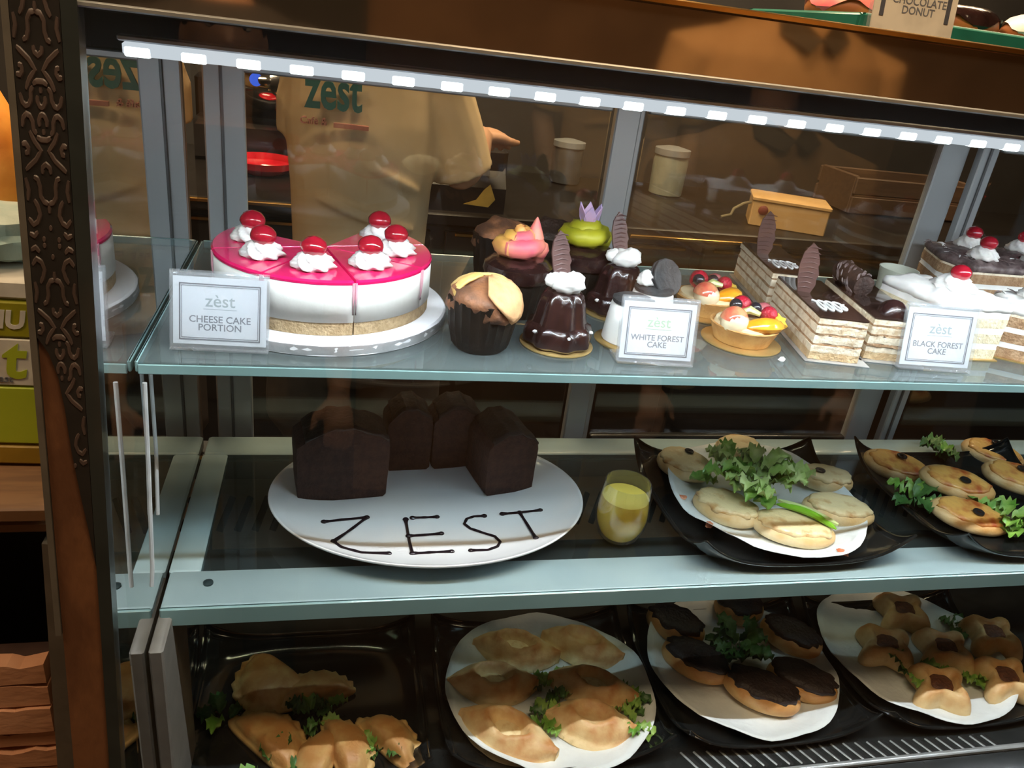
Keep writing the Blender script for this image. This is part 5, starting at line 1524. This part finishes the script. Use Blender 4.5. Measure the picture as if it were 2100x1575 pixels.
def person(label, loc, rz, H, shirt, body_w, armL, armR, handd, collar=False, logo=False, vox=.0055, trousers='trousers', sleeve=.95, depth=.105):
    """standing figure facing local -Y; arm = (shoulder, elbow, wrist) in local metres"""
    t = thing('person', label, 'person', loc, rz=rz)
    k = H / 1.74; W_ = body_w
    b = MB()
    tor = [(.86, .150, .105), (.95, .155, .108), (1.06, .142, .098), (1.18, .150, .100), (1.30, .165, .105), (1.38, .160, .095), (1.43, .115, .075), (1.46, .06, .06)]
    b.rings([ell(0, 0, z * k, rx * W_, ry * depth / .105) for z, rx, ry in tor], True, True)
    b.tube([(0, .01, 1.42 * k), (0, .0, 1.48 * k), (0, -.01, 1.55 * k)], [.062, .054, .056], 16)
    b.blob((0, -.005, 1.645 * k), (.076, .094, .105), nu=28, nv=18)
    b.blob((0, -.03, 1.585 * k), (.056, .062, .056), nu=20, nv=14)
    b.blob((0, -.100, 1.615 * k), (.014, .02, .022), nu=12, nv=8); b.blob((0, -.094, 1.64 * k), (.009, .012, .03), nu=10, nv=8)
    b.blob((0, -.086, 1.572 * k), (.026, .010, .010), nu=12, nv=8)
    for s in (-1, 1): b.blob((s * .078, .005, 1.63 * k), (.011, .022, .032), nu=12, nv=8)
    for s, (sh_, el, wr_) in ((-1, armL), (1, armR)):
        sh_, el, wr_ = Vector(sh_), Vector(el), Vector(wr_)
        b.tube([sh_ + Vector((-s * .03, 0, .0)), sh_, sh_.lerp(el, .5), el, el.lerp(wr_, .35), el.lerp(wr_, .75), wr_], [.05, .052, .047, .040, .041, .032, .026], 14)
        dd = handd[0] if s < 0 else handd[1]
        hand(b, wr_, dd[0], dd[2], dd[1])
    for s in (-1, 1):
        b.tube([(s * .082, 0, .92 * k), (s * .09, -.005, .70 * k), (s * .092, -.01, .49 * k), (s * .092, .005, .34 * k), (s * .092, .01, .10 * k), (s * .092, .005, .06 * k)], [.09, .082, .058, .056, .042, .04], 16)
        b.tube([(s * .094, .03, .045), (s * .097, -.06, .04), (s * .10, -.15, .03)], [.04, .042, .03], 12, flat=.75)
    remeshed(b, 'body', 'skin', t, vox)
    # shirt
    b = MB()
    tor2 = [(.90, .166, .120), (.95, .168, .120), (1.06, .158, .112), (1.18, .164, .112), (1.30, .178, .117), (1.385, .172, .107), (1.437, .122, .086), (1.462, .076, .07)]
    b.rings([ell(0, 0, z * k, rx * W_, ry * depth / .105) for z, rx, ry in tor2], True, True)
    for s, (sh_, el, wr_) in ((-1, armL), (1, armR)):
        sh_, el, wr_ = Vector(sh_), Vector(el), Vector(wr_)
        e = sh_.lerp(el, sleeve)
        b.tube([sh_ + Vector((-s * .05, 0, .0)), sh_, sh_.lerp(e, .5), e], [.062, .066, .062, .060], 16)
    # soft folds
    for i, (z0, x0, x1, zz) in enumerate(((1.17, -.10, .12, -.05), (1.08, -.13, .06, .03), (1.00, -.05, .14, -.04), (1.24, .0, .13, -.05))):
        pts = [(x0 * W_ + (x1 - x0) * W_ * q, -(.108 + .006) * depth / .105 * sqrt(max(0, 1 - ((x0 + (x1 - x0) * q) / .17) ** 2)), (z0 + zz * q) * k) for q in [i_ / 6 for i_ in range(7)]]
        b.tube(pts, [.003, .008, .010, .011, .010, .008, .003], 8)
    shp = remeshed(b, 'shirt', shirt, t, vox, 3)
    # trousers, hair, shoes
    b = MB()
    b.rings([ell(0, 0, z * k, rx * W_, ry * depth / .105) for z, rx, ry in ((.80, .155, .115), (.88, .160, .116), (.96, .158, .113), (1.0, .150, .106))], True, True)
    for s in (-1, 1): b.tube([(s * .082, 0, .90 * k), (s * .09, -.005, .70 * k), (s * .092, -.01, .49 * k), (s * .092, .005, .30 * k), (s * .092, .01, .085)], [.096, .092, .072, .066, .062], 16)
    remeshed(b, 'trousers', trousers, t, .009, 2)
    b = MB(); b.blob((0, .012, 1.672 * k), (.084, .098, .094), nu=24, nv=16, nz=.06); b.blob((0, .05, 1.60 * k), (.070, .055, .07), nu=20, nv=12)
    remeshed(b, 'hair', 'hair', t, .008, 2)
    for s in (-1, 1):
        b = MB(); b.tube([(s * .094, .045, .045), (s * .096, -.05, .042), (s * .10, -.165, .03)], [.046, .048, .034], 14, flat=.85); b.build('shoe', 'shoe', t)
        MB().blob((s * .03, -.083, 1.648 * k), (.013, .009, .008), nu=14, nv=10).build('eye', 'eye_white', t)
        MB().blob((s * .03, -.0895, 1.648 * k), (.005, .004, .005), nu=10, nv=8).build('iris', 'hair', t)
    if collar:
        for s in (-1, 1):
            m = MB(); dq = depth / .105
            m.add([(s * .075, -.03 * dq, 1.475 * k), (s * .082, -.075 * dq, 1.425 * k), (s * .03, -.118 * dq, 1.402 * k), (0, -.108 * dq, 1.425 * k), (s * .045, -.07 * dq, 1.46 * k),
                   (s * .075, -.036 * dq, 1.478 * k), (s * .084, -.086 * dq, 1.43 * k), (s * .03, -.126 * dq, 1.402 * k), (0, -.116 * dq, 1.427 * k), (s * .045, -.078 * dq, 1.466 * k)],
                  [(0, 1, 2, 3, 4), (9, 8, 7, 6, 5), (0, 5, 6, 1), (1, 6, 7, 2), (2, 7, 8, 3), (3, 8, 9, 4), (4, 9, 5, 0)])
            m.build('collar', 'collar_dark', shp, smooth=False)
    return t, shp


# staff behind the case
sx, sy = 0.055, 1.52
st, sshirt = person('staff person in beige shirt lettered zèst standing behind the case', (sx, sy, 0), 0, 1.74, 'shirt_beige', .80,
                    ((-.090, .0, 1.385), (-.098, .03, 1.265), (-.04, .14, 1.15)), ((.125, .0, 1.385), (.195, .02, 1.215), (.255, .20, 1.262)),
                    (((.6, .6, -.3), (0, 1, 0.3), 1), ((.45, .85, -.05), (0, 0, 1), -1)), depth=.10, sleeve=1.0)
LT = Mx((0.0 - sx, -.1215, 1.355), rx=pi / 2, rz=radians(-4))
text_mesh('zest', .066, 'logo_green', 'logo', sshirt, LT @ Matrix.Diagonal((.86, 1.38, 1, 1)), bold=.0012, depth=.004)
MB().prism([(-.004, 0), (.005, .002), (.004, .020), (-.003, .016)], -.004, .004, M=LT @ Mx((-.016, .032, 0), s=1.1)).build('logo_leaf', 'logo_green', sshirt)
text_mesh('Café &', .016, 'logo_red', 'logo', sshirt, LT @ Mx((-.032, -.050, 0)), depth=.005)
MB().box((.030, -.053, 0), (.058, .007, .011), M=LT).build('logo_line', 'logo_red', sshirt, smooth=False)

# customer mirrored in the case, then a dark figure added to dim reflections
person('customer in tan collared shirt standing before the case, mirrored in its fascia', (1.0, -.56, 0), pi, 1.87, 'shirt_tan', 1.40,
       ((-.235, .0, 1.48), (-.29, .02, 1.20), (-.26, -.10, .96)), ((.235, .0, 1.48), (.29, .02, 1.20), (.26, -.10, .96)),
       (((0, -.2, -1), (0, -1, 0), 1), ((0, -.2, -1), (0, -1, 0), -1)), collar=True, vox=.008, depth=.115, sleeve=.9)
person('dark-clothed figure added behind the camera to darken reflections', (-.22, -.62, 0), pi - .2, 1.74, 'trousers', 1.15,
       ((-.20, .0, 1.38), (-.25, .02, 1.12), (-.23, -.10, .90)), ((.20, .0, 1.38), (.25, .02, 1.12), (.23, -.10, .90)),
       (((0, -.2, -1), (0, -1, 0), 1), ((0, -.2, -1), (0, -1, 0), -1)), vox=.009, depth=.115, sleeve=.9)

# ================================================================ ON TOP OF THE CASE
ZT = 1.5215
ts0, ts1 = aty(1783, 48, .655), aty(1957, 66, .655)
tsx, tsw = (ts0.x + ts1.x) / 2, ts1.x - ts0.x
def top_sign():
    t = thing('sign_card', 'clear-framed card reading CHOCOLATE DONUT on top of the case', 'sign', (tsx, .652, ZT), rz=radians(-1))
    w, H_ = tsw, .085; T = Mx((0, 0.002, 0.004), rx=pi / 2 - radians(10))
    MB().bbox((0, .016, .0015), (w, .036, .003), .001).build('foot', 'acrylic', t)
    MB().bbox((0, H_ / 2, -.0035), (w, H_, .002), .0005, M=T).build('back_plate', 'acrylic', t)
    card = MB().box((0, H_ / 2, -.0014), (w * .95, H_ - .002, .0012), M=T).build('card', 'box_white', t, smooth=False)
    m = MB()
    for s in (-1, 1): m.box((s * w * .38, H_ * .56, -.0006), (.004, H_ * .8, .0004), M=T)
    m.box((0, H_ * .96, -.0006), (w * .78, .004, .0004), M=T); m.build('border', 'card_line', card, smooth=False)
    text_mesh('CHOCOLATE\nDONUT', .0088, 'card_text', 'lettering', card, T @ Mx((.003, .024, -.0007)), depth=.0001, bold=.0001)


top_sign()
tt = thing('serving_tray', 'shallow teal tray of donuts on top of the case', 'tray', (.80, .79, ZT))
m = MB(); m.bbox((0, 0, .004), (.70, .22, .007), .003); m.build('base', 'teal_tray', tt)
for sy_ in (-1, 1): MB().bbox((0, sy_ * .107, .010), (.70, .006, .018), .002).build('side', 'teal_tray', tt)
for sx_ in (-1, 1): MB().bbox((sx_ * .347, 0, .010), (.006, .208, .018), .002).build('side', 'teal_tray', tt)


def donut(x, y, label, drip):
    t = thing('donut', label, 'donut', (x, y, ZT + .0085), group='donuts on the teal tray')
    def tor(r0, r1, zs, zlo, n=36, kk=14, w=0):
        vs_ = []; fs_ = []
        for i in range(n):
            q = 2 * pi * i / n
            for j in range(kk):
                e = 2 * pi * j / kk; z = r1 * zs * sin(e)
                vs_.append(((r0 + r1 * cos(e)) * cos(q), (r0 + r1 * cos(e)) * sin(q), max(z, zlo + w * sin(5 * q)) + r1 * zs))
        for i in range(n):
            for j in range(kk): fs_.append((i * kk + j, ((i + 1) % n) * kk + j, ((i + 1) % n) * kk + (j + 1) % kk, i * kk + (j + 1) % kk))
        return vs_, fs_
    m = MB(); m.add(*tor(.030, .020, .85, -9)); m.build('ring', 'donut', t)
    m = MB(); m.add(*tor(.030, .0208, .85, .002, w=.007)); m.build('icing', drip, t)


donut(.63, .80, 'chocolate iced donut beside the CHOCOLATE DONUT card', 'choc_gloss')
donut(.722, .755, 'white iced donut at the top right corner of the picture', 'icing_white')
donut(.53, .82, 'pink iced donut behind the CHOCOLATE DONUT card', 'frost_pink')
donut(.85, .80, 'chocolate iced donut at the far end of the teal tray', 'choc_gloss')
